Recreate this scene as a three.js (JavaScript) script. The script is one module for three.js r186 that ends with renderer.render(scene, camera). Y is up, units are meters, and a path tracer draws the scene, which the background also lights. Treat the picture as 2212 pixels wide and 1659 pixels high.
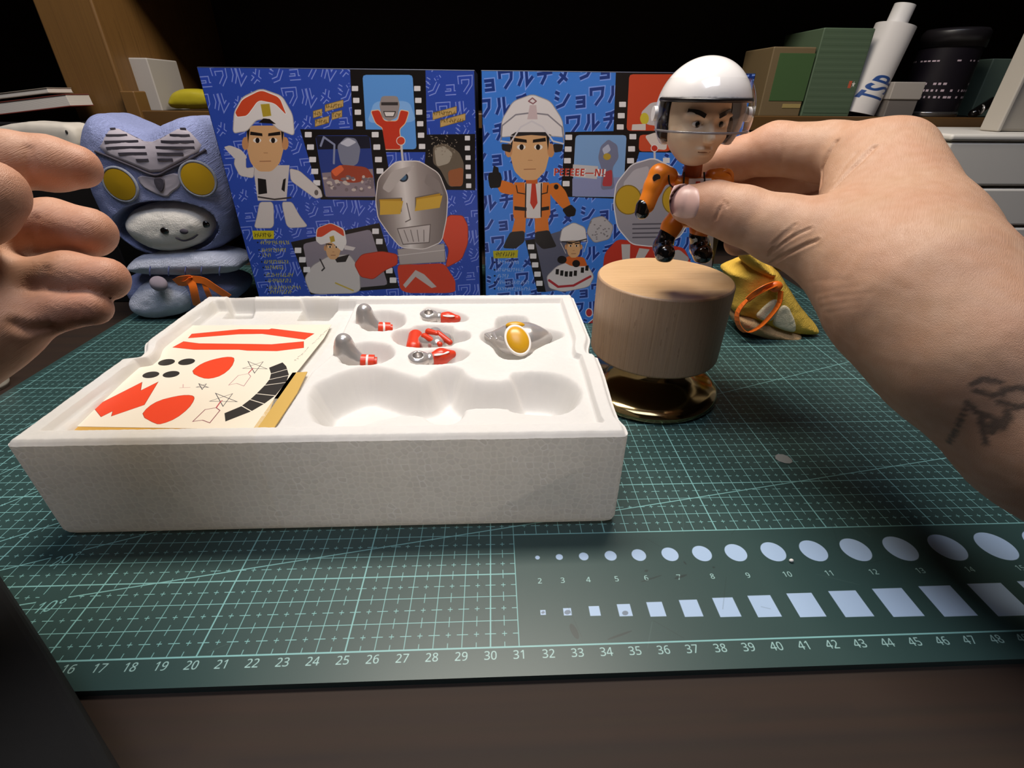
import * as THREE from 'three';
import { RoundedBoxGeometry } from 'three/addons/geometries/RoundedBoxGeometry.js';
import { mergeGeometries } from 'three/addons/utils/BufferGeometryUtils.js';
import { RectAreaLightUniformsLib } from 'three/addons/lights/RectAreaLightUniformsLib.js';
import { ImprovedNoise } from 'three/addons/math/ImprovedNoise.js';

// ------------------------------------------------------------------ camera, light, exposure
// All shapes are written in centimetres (x right along the mat's ruler, y up, z towards the viewer) and scaled to metres.
const CM = 0.01, V = (x, y, z) => new THREE.Vector3(x, y, z);
const FOCAL = 1051.93, EYE = V(30.231, 16.542, 9.84), PITCH = 0.538633, YAW = 0.043101, ROLL = -0.010116;
function ray(u, v) {                                   // direction of a pixel of the 2212 x 1659 frame
  const a = (u - 1106) / FOCAL, b = (829.5 - v) / FOCAL, cc = Math.cos(ROLL), sc = Math.sin(ROLL), ca = Math.cos(PITCH), sa = Math.sin(PITCH), cb = Math.cos(YAW), sb = Math.sin(YAW);
  const x = cc * a + sc * b, y2 = -sc * a + cc * b, y = ca * y2 - sa, z = sa * y2 + ca;
  return V(cb * x + sb * z, y, -(-sb * x + cb * z));
}
const at = (u, v, depth) => ray(u, v).multiplyScalar(depth).add(EYE);                                   // a point seen at a pixel, at a depth in cm
const onY = (u, v, y) => { const d = ray(u, v); return d.multiplyScalar((y - EYE.y) / d.y).add(EYE); };  // ... on a level plane
const onZ = (u, v, z) => { const d = ray(u, v); return d.multiplyScalar((z - EYE.z) / d.z).add(EYE); };  // ... on an upright plane

const scene = new THREE.Scene();
scene.background = new THREE.Color(0x000000);
const camera = new THREE.PerspectiveCamera(2 * Math.atan(829.5 / FOCAL) * 180 / Math.PI, 2212 / 1659, 0.005, 20);
camera.position.copy(EYE).multiplyScalar(CM);
camera.up.copy(ray(1106, 828.5).sub(ray(1106, 829.5))).normalize();
camera.lookAt(EYE.clone().add(ray(1106, 829.5)).multiplyScalar(CM));
scene.add(camera);
const renderer = new THREE.WebGLRenderer({ antialias: true });
renderer.toneMapping = THREE.LinearToneMapping;
renderer.toneMappingExposure = 1.05;
renderer.shadowMap.enabled = true;
RectAreaLightUniformsLib.init();
const lampLight = new THREE.RectAreaLight(0xfff5e8, 32, 0.34, 0.1);      // the LED bar of the desk lamp, above the tray
lampLight.position.set(0.29, 0.548, -0.21);
lampLight.lookAt(0.29, 0, -0.21);
scene.add(lampLight);
const roomLight = new THREE.RectAreaLight(0xe4ebff, 4.6, 0.9, 0.6);        // the ceiling panel behind the viewer
roomLight.position.set(0.2, 1.585, 0.5);
roomLight.lookAt(0.2, 0, 0.5);
scene.add(roomLight);

// ------------------------------------------------------------------ builders
const counts = {};
const numbered = (n) => { counts[n] = (counts[n] ?? -1) + 1; return counts[n] ? n + '_' + String(counts[n]).padStart(3, '0') : n; };
const bases = new WeakMap();
function tag(o, label, category, group) { Object.assign(o.userData, { label, category }); if (group) o.userData.group = group; return o; }
function shade(o) { o.castShadow = true; o.receiveShadow = true; return o; }
function thing(name, label, category, base = [0, 0, 0], group) {         // a Group at the thing's base
  const o = new THREE.Group(); o.name = numbered(name); o.position.set(...base).multiplyScalar(CM); scene.add(o); bases.set(o, base);
  return tag(o, label, category, group);
}
function part(name, g, m, parent, label) {                                // a mesh under a thing, its shape given in the scene's cm
  const b = bases.get(parent); g = [].concat(g); g = g.length > 1 ? mergeGeometries(g.map((q) => plain(q))) : g[0];
  g.translate(-b[0], -b[1], -b[2]); g.scale(CM, CM, CM);
  const o = shade(new THREE.Mesh(g, m)); o.name = name; parent.add(o); bases.set(o, b);
  if (label) o.userData.label = label;
  return o;
}
function plain(g) { g = g.index ? g.toNonIndexed() : g; for (const k of Object.keys(g.attributes)) if (!['position', 'normal', 'uv'].includes(k)) g.deleteAttribute(k); if (!g.attributes.uv) g.setAttribute('uv', new THREE.BufferAttribute(new Float32Array(g.attributes.position.count * 2), 2)); return g; }
function solo(name, label, category, g, m, group) {                       // a thing that is one mesh
  g = [].concat(g); g = g.length > 1 ? mergeGeometries(g.map((q) => plain(q))) : g[0];
  g.computeBoundingBox(); const c = g.boundingBox.getCenter(V(0, 0, 0)), b = [c.x, g.boundingBox.min.y, c.z];
  g.translate(-b[0], -b[1], -b[2]); g.scale(CM, CM, CM);
  const o = shade(new THREE.Mesh(g, m)); o.name = numbered(name); o.position.set(...b).multiplyScalar(CM); scene.add(o); bases.set(o, b);
  return tag(o, label, category, group);
}
function struct(name, g, m, parent) {
  if (parent) return part(name, g, m, parent);
  const o = solo(name, '', '', g, m); o.name = name; o.userData = { kind: 'structure' }; return o;
}
const box = (x0, x1, y0, y1, z0, z1, r = 0.1) => new RoundedBoxGeometry(x1 - x0, y1 - y0, z1 - z0, 2, Math.min(r, (x1 - x0) / 2.1, (y1 - y0) / 2.1, (z1 - z0) / 2.1)).translate((x0 + x1) / 2, (y0 + y1) / 2, (z0 + z1) / 2);
const lathe = (pts, seg = 64) => new THREE.LatheGeometry(pts.map((p) => new THREE.Vector2(p[0], p[1])), seg);
const tube = (pts, r, seg = 24, rad = 10) => new THREE.TubeGeometry(new THREE.CatmullRomCurve3(pts), seg, r, rad);
function ball(c, rx, ry = rx, rz = rx, w = 32, h = 24) { return new THREE.SphereGeometry(1, w, h).scale(rx, ry, rz).translate(c.x, c.y, c.z); }
function slab(pts, y, t, bevel = 0) {                                     // an upright-extruded level polygon of [x, z] points
  const s = new THREE.Shape(pts.map((p) => new THREE.Vector2(p[0], -p[1])));
  const g = new THREE.ExtrudeGeometry(s, { depth: t, bevelEnabled: bevel > 0, bevelSize: bevel, bevelThickness: bevel, bevelSegments: 2, curveSegments: 8 });
  return g.rotateX(-Math.PI / 2).translate(0, y, 0);
}
function ribbon(pts, w, t, side) {                                        // a flat strip swept along points; side = width direction
  const c = new THREE.CatmullRomCurve3(pts), n = 28, pos = [], idx = [];
  for (let i = 0; i <= n; i++) {
    const p = c.getPoint(i / n), tg = c.getTangent(i / n), s = (typeof side === 'function' ? side(i / n) : side).clone().addScaledVector(tg, -tg.dot(typeof side === 'function' ? side(i / n) : side)).normalize(), nn = tg.clone().cross(s).normalize();
    const ww = typeof w === 'function' ? w(i / n) : w;
    for (const [a, b] of [[-1, -1], [1, -1], [1, 1], [-1, 1]]) pos.push(...p.clone().addScaledVector(s, a * ww / 2).addScaledVector(nn, b * t / 2).toArray());
  }
  for (let i = 0; i < n; i++) for (let k = 0; k < 4; k++) { const a = i * 4 + k, b = i * 4 + (k + 1) % 4; idx.push(a, b, a + 4, b, b + 4, a + 4); }
  idx.push(0, 1, 2, 0, 2, 3, n * 4, n * 4 + 2, n * 4 + 1, n * 4, n * 4 + 3, n * 4 + 2);
  const g = new THREE.BufferGeometry(); g.setAttribute('position', new THREE.Float32BufferAttribute(pos, 3)); g.setIndex(idx);
  const q = g.toNonIndexed(); q.computeVertexNormals(); return q;
}

// ------------------------------------------------------------------ distance fields and their meshes (bodies, plush, mouldings)
const clamp = (x, a, b) => Math.min(Math.max(x, a), b), mix = (a, b, t) => a + (b - a) * t, sstep = (a, b, x) => { const t = clamp((x - a) / (b - a), 0, 1); return t * t * (3 - 2 * t); };
const smin = (a, b, k) => { const h = Math.max(k - Math.abs(a - b), 0) / k; return Math.min(a, b) - h * h * k / 4; };
const capsule = (a, b, ra, rb) => {
  const bx = b.x - a.x, by = b.y - a.y, bz = b.z - a.z, l2 = bx * bx + by * by + bz * bz || 1e-9;
  return (x, y, z) => { const px = x - a.x, py = y - a.y, pz = z - a.z, h = clamp((px * bx + py * by + pz * bz) / l2, 0, 1), qx = px - bx * h, qy = py - by * h, qz = pz - bz * h; return Math.sqrt(qx * qx + qy * qy + qz * qz) - (ra + (rb - ra) * h); };
};
const ellipsoid = (c, rx, ry, rz) => (x, y, z) => { const a = (x - c.x) / rx, b = (y - c.y) / ry, d = (z - c.z) / rz, k0 = Math.sqrt(a * a + b * b + d * d), k1 = Math.sqrt((a / rx) ** 2 + (b / ry) ** 2 + (d / rz) ** 2) || 1e-9; return k0 * (k0 - 1) / k1; };
const chain = (pts, k = 0.25) => { const fs = []; for (let i = 0; i + 1 < pts.length; i++) fs.push(capsule(pts[i].p, pts[i + 1].p, pts[i].r, pts[i + 1].r)); return (x, y, z) => { let d = 1e3; for (const f of fs) d = smin(d, f(x, y, z), k); return d; }; };
function polyDist(pts) {                                                  // signed distance to a closed polygon of [x, y] points
  return (x, y) => {
    let d = 1e9, s = 1;
    for (let i = 0, j = pts.length - 1; i < pts.length; j = i++) {
      const ex = pts[j][0] - pts[i][0], ey = pts[j][1] - pts[i][1], wx = x - pts[i][0], wy = y - pts[i][1], h = clamp((wx * ex + wy * ey) / (ex * ex + ey * ey || 1e-9), 0, 1), bx = wx - ex * h, by = wy - ey * h;
      d = Math.min(d, bx * bx + by * by);
      const c1 = y >= pts[i][1], c2 = y < pts[j][1], c3 = ex * wy > ey * wx;
      if ((c1 && c2 && c3) || (!c1 && !c2 && !c3)) s = -s;
    }
    return s * Math.sqrt(d);
  };
}
const pillow = (pts, zc, half, r) => { const f = polyDist(pts); return (x, y, z) => { const a = f(x, y) + r, b = Math.abs(z - zc) - half + r; return Math.min(Math.max(a, b), 0) + Math.hypot(Math.max(a, 0), Math.max(b, 0)) - r; }; };
function round(pts, n = 2) { for (let k = 0; k < n; k++) { const o = []; for (let i = 0; i < pts.length; i++) { const a = pts[i], b = pts[(i + 1) % pts.length]; o.push([a[0] * 0.75 + b[0] * 0.25, a[1] * 0.75 + b[1] * 0.25], [a[0] * 0.25 + b[0] * 0.75, a[1] * 0.25 + b[1] * 0.75]); } pts = o; } return pts; }
function meshField(f, lo, hi, h) {                                        // surface nets
  const n = [0, 1, 2].map((c) => Math.ceil((hi.getComponent(c) - lo.getComponent(c)) / h) + 1), [nx, ny, nz] = n, val = new Float32Array(nx * ny * nz), id = (i, j, k) => (k * ny + j) * nx + i;
  const B = 4;                                                           // blocks far from the surface are filled, not sampled
  for (let k0 = 0; k0 < nz; k0 += B) for (let j0 = 0; j0 < ny; j0 += B) for (let i0 = 0; i0 < nx; i0 += B) {
    const d = f(lo.x + (i0 + 1.5) * h, lo.y + (j0 + 1.5) * h, lo.z + (k0 + 1.5) * h), far = Math.abs(d) > h * B * 2.2;
    for (let k = k0; k < Math.min(k0 + B, nz); k++) for (let j = j0; j < Math.min(j0 + B, ny); j++) for (let i = i0; i < Math.min(i0 + B, nx); i++) val[id(i, j, k)] = far ? d : f(lo.x + i * h, lo.y + j * h, lo.z + k * h);
  }
  const vert = new Int32Array(nx * ny * nz).fill(-1), pos = [], idx = [], E = [[0, 1], [2, 3], [4, 5], [6, 7], [0, 2], [1, 3], [4, 6], [5, 7], [0, 4], [1, 5], [2, 6], [3, 7]];
  for (let k = 0; k < nz - 1; k++) for (let j = 0; j < ny - 1; j++) for (let i = 0; i < nx - 1; i++) {
    const c = []; let m = 0;
    for (let q = 0; q < 8; q++) { c[q] = val[id(i + (q & 1), j + ((q >> 1) & 1), k + (q >> 2))]; if (c[q] < 0) m |= 1 << q; }
    if (m === 0 || m === 255) continue;
    let x = 0, y = 0, z = 0, t = 0;
    for (const [a, b] of E) { if ((c[a] < 0) === (c[b] < 0)) continue; const s = c[a] / (c[a] - c[b]); x += mix(a & 1, b & 1, s); y += mix((a >> 1) & 1, (b >> 1) & 1, s); z += mix(a >> 2, b >> 2, s); t++; }
    vert[id(i, j, k)] = pos.length / 3; pos.push(lo.x + (i + x / t) * h, lo.y + (j + y / t) * h, lo.z + (k + z / t) * h);
  }
  const quad = (a, b, c, d, flip) => { if (Math.min(a, b, c, d) < 0) return; if (flip) idx.push(a, c, b, a, d, c); else idx.push(a, b, c, a, c, d); };
  for (let k = 1; k < nz - 1; k++) for (let j = 1; j < ny - 1; j++) for (let i = 1; i < nx - 1; i++) {
    const s = val[id(i, j, k)] < 0;
    if (s !== (val[id(i + 1, j, k)] < 0)) quad(vert[id(i, j - 1, k - 1)], vert[id(i, j, k - 1)], vert[id(i, j, k)], vert[id(i, j - 1, k)], !s);
    if (s !== (val[id(i, j + 1, k)] < 0)) quad(vert[id(i - 1, j, k - 1)], vert[id(i - 1, j, k)], vert[id(i, j, k)], vert[id(i, j, k - 1)], !s);
    if (s !== (val[id(i, j, k + 1)] < 0)) quad(vert[id(i - 1, j - 1, k)], vert[id(i, j - 1, k)], vert[id(i, j, k)], vert[id(i - 1, j, k)], !s);
  }
  const g = new THREE.BufferGeometry(); g.setAttribute('position', new THREE.Float32BufferAttribute(pos, 3)); g.setIndex(idx);
  const uv = new Float32Array(pos.length / 3 * 2); for (let i = 0; i < pos.length / 3; i++) { uv[2 * i] = (pos[3 * i] + pos[3 * i + 2] * 0.7) * CM; uv[2 * i + 1] = (pos[3 * i + 1] + pos[3 * i + 2] * 0.5) * CM; }
  g.setAttribute('uv', new THREE.BufferAttribute(uv, 2)); g.computeVertexNormals(); return g;
}
const gradient = (f, p, e = 0.02) => V(f(p.x + e, p.y, p.z) - f(p.x - e, p.y, p.z), f(p.x, p.y + e, p.z) - f(p.x, p.y - e, p.z), f(p.x, p.y, p.z + e) - f(p.x, p.y, p.z - e)).normalize();
function hit(f, u, v, from = 5) { const d = ray(u, v).normalize(), p = EYE.clone().addScaledVector(d, from); for (let i = 0; i < 120; i++) { const s = f(p.x, p.y, p.z); if (s < 0.003) return p; p.addScaledVector(d, s * 0.8); if (p.distanceTo(EYE) > 60) return null; } return p; }

// ------------------------------------------------------------------ textures
let seed = 7; const rnd = () => { seed = (seed * 1664525 + 1013904223) >>> 0; return seed / 4294967296; };
const noise = new ImprovedNoise(), fbm = (x, y, z = 0) => noise.noise(x, y, z) + 0.5 * noise.noise(2.1 * x, 2.1 * y, z + 5) + 0.25 * noise.noise(4.3 * x, 4.3 * y, z + 9);
function canvas(w, h, draw, srgb = true, repeat = false) {
  const c = document.createElement('canvas'); c.width = w; c.height = h; draw(c.getContext('2d'), w, h);
  const t = new THREE.CanvasTexture(c); if (srgb) t.colorSpace = THREE.SRGBColorSpace; if (repeat) t.wrapS = t.wrapT = THREE.RepeatWrapping; t.anisotropy = 8; return t;
}
function data(w, h, f, srgb = false) {                                    // a repeating map from f(i, j) -> grey or [r, g, b] in 0..255
  const a = new Uint8Array(w * h * 4);
  for (let j = 0; j < h; j++) for (let i = 0; i < w; i++) { const c = f(i, j), o = (j * w + i) * 4; for (let k = 0; k < 3; k++) a[o + k] = clamp(Array.isArray(c) ? c[k] : c, 0, 255); a[o + 3] = 255; }
  const t = new THREE.DataTexture(a, w, h); t.magFilter = THREE.LinearFilter; t.minFilter = THREE.LinearFilter; t.wrapS = t.wrapT = THREE.RepeatWrapping; if (srgb) t.colorSpace = THREE.SRGBColorSpace; t.needsUpdate = true; return t;
}
const times = (t, x, y = x) => { const c = t.clone(); c.repeat.set(x, y); c.needsUpdate = true; return c; };
const grainMap = data(256, 256, () => 128 + (rnd() - 0.5) * 160);
const fuzzMap = data(256, 256, (i, j) => 128 + 60 * fbm(i / 9, j / 9) + (rnd() - 0.5) * 110);
const skinMap = data(512, 512, (i, j) => { const a = Math.abs(noise.noise(i / 5, j / 5, 3)), b = Math.abs(noise.noise(i / 9 + 7, j / 7, 8)); return 200 - 190 * Math.exp(-a * 9) * 0.5 - 90 * Math.exp(-b * 9); });
const std = (color, roughness = 0.6, o = {}) => new THREE.MeshStandardMaterial({ color, roughness, ...o });
const phys = (color, roughness = 0.5, o = {}) => new THREE.MeshPhysicalMaterial({ color, roughness, ...o });
function woodMap(w, h, base, dark, streaks, vertical) {
  return canvas(w, h, (c) => {
    c.fillStyle = base; c.fillRect(0, 0, w, h);
    for (let i = 0; i < streaks; i++) { c.strokeStyle = dark; c.globalAlpha = 0.05 + rnd() * 0.16; c.lineWidth = 0.6 + rnd() * 2.4; c.beginPath(); const p = rnd() * (vertical ? w : h), q = rnd() * (vertical ? h : w), l = (0.1 + rnd() * 0.6) * (vertical ? h : w), b = (rnd() - 0.5) * 8; if (vertical) { c.moveTo(p, q); c.quadraticCurveTo(p + b, q + l / 2, p, q + l); } else { c.moveTo(q, p); c.quadraticCurveTo(q + l / 2, p + b, q + l, p); } c.stroke(); }
    c.globalAlpha = 1;
  }, true, true);
}

// ------------------------------------------------------------------ the room and the desk
const plaster = std('#75675a', 0.9), darkWood = std(0xffffff, 0.75, { map: woodMap(1024, 512, '#2a190b', '#0e0704', 900, false), bumpMap: grainMap, bumpScale: 0.00005 });
const shelfWood = std(0xffffff, 0.55, { map: woodMap(512, 512, '#3a2713', '#140b05', 500, false) }), postWood = std(0xffffff, 0.5, { map: woodMap(512, 1024, '#6f4f27', '#3e260f', 500, true) });
struct('floor', box(-150, 260, -76, -74, -100, 190, 0.1), std('#4a3726', 0.7));
struct('ceiling', box(-150, 260, 160, 168, -100, 190, 0.1), std('#8d867b', 0.9));
struct('wall_back', box(-150, 260, -76, 160, -108, -100, 0.1), plaster);
struct('wall_front', box(-150, 260, -76, 160, 190, 198, 0.1), plaster);
struct('wall_left', box(-158, -150, -76, 160, -100, 190, 0.1), plaster);
struct('wall_right', box(260, 268, -76, 160, -100, 190, 0.1), plaster);

const desk = thing('desk', 'dark brown wooden desk under the green cutting mat', 'desk', [30, -74, -35]);
part('desk_top', box(-45, 135, -3.3, -0.3, -66, 5.2, 0.4), darkWood, desk);
for (const [x, z] of [[-41, -62], [131, -62], [-41, 1], [131, 1]]) part('leg', box(x - 2.5, x + 2.5, -74, -3.3, z - 2.5, z + 2.5, 0.3), darkWood, desk);

const hutch = thing('desk_hutch', 'brown wooden hutch shelf standing along the back of the desk', 'shelf', [30, -0.3, -54]);
part('shelf_board', box(-1.8, 130, 12.9, 14.75, -64, -42.4, 0.15), shelfWood, hutch);
part('shelf_trim', box(-1.8, 130, 13.6, 14.9, -42.4, -41.9, 0.12), std('#5a4022', 0.35), hutch, 'lighter glossy front edge strip');
part('shelf_board', box(-44, 130, 30, 31.8, -64, -42, 0.15), shelfWood, hutch);
part('back_panel', box(-44, 130, -0.3, 31.8, -66, -64.2, 0.1), std('#241709', 0.75), hutch);
part('upright', box(-7.4, -2.6, -0.3, 30, -64, -42.2, 0.2), postWood, hutch);
part('upright_trim', box(-2.55, -1.3, -0.3, 16.4, -43.4, -41.6, 0.12), postWood, hutch);
part('side_panel', box(-44, -42, -0.3, 30, -64, -42, 0.15), shelfWood, hutch);
part('side_panel', box(128, 130, -0.3, 30, -64, -42, 0.15), shelfWood, hutch);

const lamp = thing('desk_lamp', 'white LED bar lamp reaching over the desk, out of frame above the tray', 'lamp', [29, 31.8, -46]);
part('housing', box(10.5, 47.5, 55.25, 57, -27.5, -14.5, 0.5), std('#e8e6e2', 0.5), lamp);
part('diffuser', box(12, 46, 55, 55.25, -26, -16, 0.1), std('#ffffff', 0.6, { emissive: 0xfff0e0, emissiveIntensity: 1.2 }), lamp);
part('arm', tube([V(29, 31.8, -46), V(29, 44, -46), V(29, 54, -42), V(29, 56.2, -25)], 0.8, 30), std('#d8d6d2', 0.4, { metalness: 0.2 }), lamp);
part('foot', lathe([[0, 31.8], [5, 31.8], [5, 32.6], [1.2, 33.4], [0, 33.4]]).translate(29, 0, -46), std('#d8d6d2', 0.4), lamp);
const panel = thing('ceiling_light', 'square white ceiling light panel behind the viewer, out of frame', 'ceiling light', [20, 158.6, 50]);
part('frame', box(-27, 67, 159, 159.9, 18, 82, 0.3), std('#e2e2e2', 0.6), panel);
part('diffuser', box(-25, 65, 158.6, 159, 20, 80, 0.1), std('#ffffff', 0.6, { emissive: 0xdfe8ff, emissiveIntensity: 1.2 }), panel);

// ------------------------------------------------------------------ the cutting mat and its print
const MAT = { x0: -0.7, x1: 61, z0: -1, z1: 44 };
function drawMat(c, x0, z0, z1, s) {                                      // draws in cm: x along the ruler, z away from the viewer
  c.fillStyle = '#304846'; c.fillRect(0, 0, 4096, 4096);
  c.setTransform(s, 0, 0, -s, -x0 * s, z1 * s);
  const line = (xa, za, xb, zb, w) => { c.lineWidth = w; c.beginPath(); c.moveTo(xa, za); c.lineTo(xb, zb); c.stroke(); };
  c.strokeStyle = c.fillStyle = '#7fb4b2';
  c.save(); c.beginPath(); c.rect(-0.45, 0, 61, 45); c.rect(31, 0, 60, 5); c.clip('evenodd');
  for (let x = 0; x <= 60; x++) line(x, 0, x, 44, x % 5 ? 0.03 : 0.055);
  for (let z = 1; z <= 43; z++) line(-0.25, z, 61, z, z % 5 === 3 ? 0.055 : 0.03);
  for (let j = 0; j <= 86; j++) for (let i = 0; i <= 121; i++) {
    if (!(i % 2) && !(j % 2)) continue;
    const x = i / 2, z = j / 2, a = i % 2 && j % 2 ? 0.09 : 0.2;
    if (j % 2) line(x - a, z, x + a, z, 0.028);
    if (i % 2) line(x, j ? z - a : 0, x, z + a, 0.028);
  }
  for (let j = 0; j <= 86; j++) line(-0.4, j / 2, 0, j / 2, 0.028);
  for (const deg of [10, 20, 30, 45, 60, 75]) { const t = deg * Math.PI / 180, l = 70; line(0, 0, l * Math.cos(t), l * Math.sin(t), 0.05); }
  const mark = (s2, x, z, size, turn, skew = 0) => { c.save(); c.translate(x, z); c.rotate(turn); c.transform(1, 0, skew, 1, 0, 0); c.scale(1, -1); c.font = `italic ${size}px sans-serif`; c.textAlign = 'center'; c.textBaseline = 'middle'; const w = c.measureText(s2).width + 0.1; c.fillStyle = '#304846'; c.fillRect(-w / 2, -size * 0.52, w, size); c.fillStyle = '#7fb4b2'; c.fillText(s2, 0, 0); c.restore(); };
  mark('10°', 13.5, 2.38, 0.62, 0.17); mark('20°', 12.48, 4.54, 0.62, 0.35);
  c.restore();
  line(0, 0, 60, 0, 0.06); line(31, 0, 31, 5, 0.035); line(31, 5, 61, 5, 0.05);
  const text = (t, x, z, size, font = 'sans-serif') => { c.save(); c.translate(x, z); c.scale(1, -1); c.font = `${size}px ${font}`; c.textAlign = 'center'; c.textBaseline = 'middle'; c.fillText(t, 0, 0); c.restore(); };
  c.fillStyle = '#9fc4c0';
  for (let n = 0; n <= 60; n++) text(String(n), n, -0.43, 0.42, 'bold sans-serif');
  const xs = [31.95, 32.86, 33.88, 35.01, 36.2, 37.52, 38.88, 40.33, 41.94, 43.68, 45.52, 47.48, 49.56, 51.72, 54];
  xs.forEach((x, i) => {
    const n = i + 2, r = n / 20;
    c.fillStyle = '#a8c0dc'; c.beginPath(); c.arc(x, 3.76, r, 0, 7); c.fill(); c.fillRect(x - r, 1.27 - r, 2 * r, 2 * r);
    c.fillStyle = '#9fc4c0'; text(String(n), x, 2.52, 0.34);
  });
  for (const [x, z, a, b] of [[31.95, 1.27, 0.07, 0.05], [32.86, 1.25, 0.12, 0.09], [35.0, 1.15, 0.12, 0.09], [36.3, 2.97, 0.09, 0.05], [37.6, 2.65, 0.3, 0.05], [39.1, 3.05, 0.06, 0.04], [36.4, 2.6, 0.5, 0.03], [34.6, 0.3, 0.5, 0.04], [33, 0.5, 0.12, 0.3], [38, 3.3, 0.04, 0.09]]) { c.fillStyle = 'rgba(20,22,22,0.4)'; c.beginPath(); c.ellipse(x, z, a, b, 0.3, 0, 7); c.fill(); }
  for (let i = 0; i < 260; i++) { const x = rnd() * 62, z = rnd() * 45 - 1; c.strokeStyle = rnd() < 0.5 ? 'rgba(160,180,175,0.10)' : 'rgba(15,20,20,0.16)'; const a = rnd() * 3, l = 0.3 + rnd() * 1.8; line(x, z, x + l * Math.cos(a), z + l * Math.sin(a), 0.03); }
}
const mat = thing('cutting_mat', 'dark green cutting mat printed with a grid, ruler numbers and size templates', 'cutting mat', [30, -0.3, -21]);
part('mat_base', slab([[MAT.x0, -MAT.z0], [MAT.x1, -MAT.z0], [MAT.x1, -MAT.z1], [MAT.x0, -MAT.z1]], -0.3, 0.299), std('#2b3b38', 0.5), mat);
const pebble = data(512, 512, (i, j) => 128 + 50 * fbm(i / 4, j / 4) + (rnd() - 0.5) * 120);
for (const [xa, xb, za, zb, s] of [[-0.7, 30, -1, 15, 66], [30, 61, -1, 15, 66], [-0.7, 61, 15, 44, 33]]) {
  const t = canvas(Math.round((xb - xa) * s), Math.round((zb - za) * s), (c) => drawMat(c, xa, za, zb, s));
  const g = new THREE.PlaneGeometry(xb - xa, zb - za).rotateX(-Math.PI / 2).translate((xa + xb) / 2, 0, -(za + zb) / 2);
  part('printed_surface', g, phys(0xffffff, 0.4, { map: t, bumpMap: times(pebble, (xb - xa) / 4, (zb - za) / 4), bumpScale: 0.000005, specularIntensity: 1 }), mat);
}

// ------------------------------------------------------------------ the polystyrene tray
const T = { x0: 11.75, x1: 35.55, z0: 5.4, z1: 20.75, h: 5.15 };           // z counted away from the viewer here
const lvl = (pts, y = 4.85) => pts.map(([u, v]) => { const p = onY(u, v, y); return [p.x, -p.z]; });
const k6 = (pts) => pts.map(([a, b]) => [660 + a * 0.31646, 620 + b * 0.31646]);
const k5 = (pts) => pts.map(([a, b]) => [700 + a * 0.14467, 640 + b * 0.14467]);
const kh = (pts) => pts.map(([a, b]) => [1000 + a * 0.15371, 640 + b * 0.15371]);
const cavities = [
  [round(lvl(k6([[20, 700], [150, 630], [330, 565], [450, 548], [560, 565], [700, 612], [800, 640], [880, 572], [960, 548], [1060, 560], [1110, 622], [1180, 652], [1392, 655], [1395, 605], [1470, 590], [1650, 592], [1780, 622], [1870, 690], [1895, 755], [1860, 830], [1760, 885], [1640, 893], [1480, 882], [1392, 862], [1380, 842], [1100, 842], [1090, 890], [1040, 940], [950, 960], [860, 945], [790, 890], [620, 892], [330, 982], [190, 982], [20, 920]]), 4.7), 1), 1.9, 0.85],
  [round(lvl(k5([[500, 300], [620, 230], [900, 190], [1180, 240], [1230, 340], [1190, 430], [1000, 510], [560, 510]])), 1), 1.15, 0.5],
  [round(lvl(k5([[210, 830], [330, 720], [650, 660], [950, 690], [1060, 800], [1040, 900], [800, 1015], [230, 1020]])), 1), 1.15, 0.5],
  [round(lvl(k5([[1440, 240], [1520, 150], [1660, 170], [2080, 250], [2180, 330], [2060, 380], [1640, 380], [1450, 350]])), 1), 0.8, 0.35],
  [round(lvl(k5([[1000, 560], [1080, 490], [1300, 480], [1380, 420], [1900, 420], [1960, 500], [2150, 510], [2200, 590], [2130, 650], [1950, 690], [1880, 740], [1300, 760], [1050, 680]])), 1), 1.2, 0.4],
  [round(lvl(k5([[1250, 900], [1320, 800], [1480, 820], [1900, 760], [2120, 800], [2200, 850], [2000, 980], [1600, 1010], [1300, 1000]])), 1), 0.8, 0.35],
  [round(lvl(kh([[230, 540], [300, 470], [450, 440], [455, 330], [520, 265], [860, 260], [930, 330], [940, 400], [1200, 450], [1480, 530], [1200, 650], [1000, 740], [960, 800], [830, 880], [600, 880], [480, 810], [420, 700], [260, 610]])), 1), 1.6, 0.55],
  [lvl([[425, 688], [470, 663], [768, 661], [718, 770], [674, 808], [596, 928], [150, 934], [300, 790]], 4.7), 0.42, 0.14],
  [lvl([[478, 690], [500, 664], [556, 664], [548, 690]], 4.4), 1.1, 0.3], [lvl([[640, 694], [655, 668], [735, 668], [712, 694]], 4.4), 1.3, 0.3],
].map(([p, d, w]) => ({ f: polyDist(p), d, w }));
const rimIn = 0.72;
function notch(z) { return sstep(12.05, 12.3, z) * (1 - sstep(12.6, 14.4, z)); }
function trayTop(x, z) {
  const e = Math.min(x - T.x0 - 0.1, T.x1 - 0.1 - x, z - T.z0, T.z1 - z);
  const inner = Math.min(e, 9, z - T.z0 < e + 0.01 ? z - T.z0 + 0.3 : e);
  let y = T.h - 0.32 * sstep(rimIn, rimIn + 0.14, inner) - 0.22 * (1 - sstep(0, 0.22, e)) ** 2;
  let low = 0;
  for (const { f, d, w } of cavities) { const s = -f(x, z); if (s > -0.1) low = Math.max(low, d * sstep(-0.08, w, s)); }
  return y - low + 0.018 * fbm(x * 2.1, z * 2.1, 4) + 0.012 * noise.noise(x * 7, z * 7, 1);
}
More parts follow.
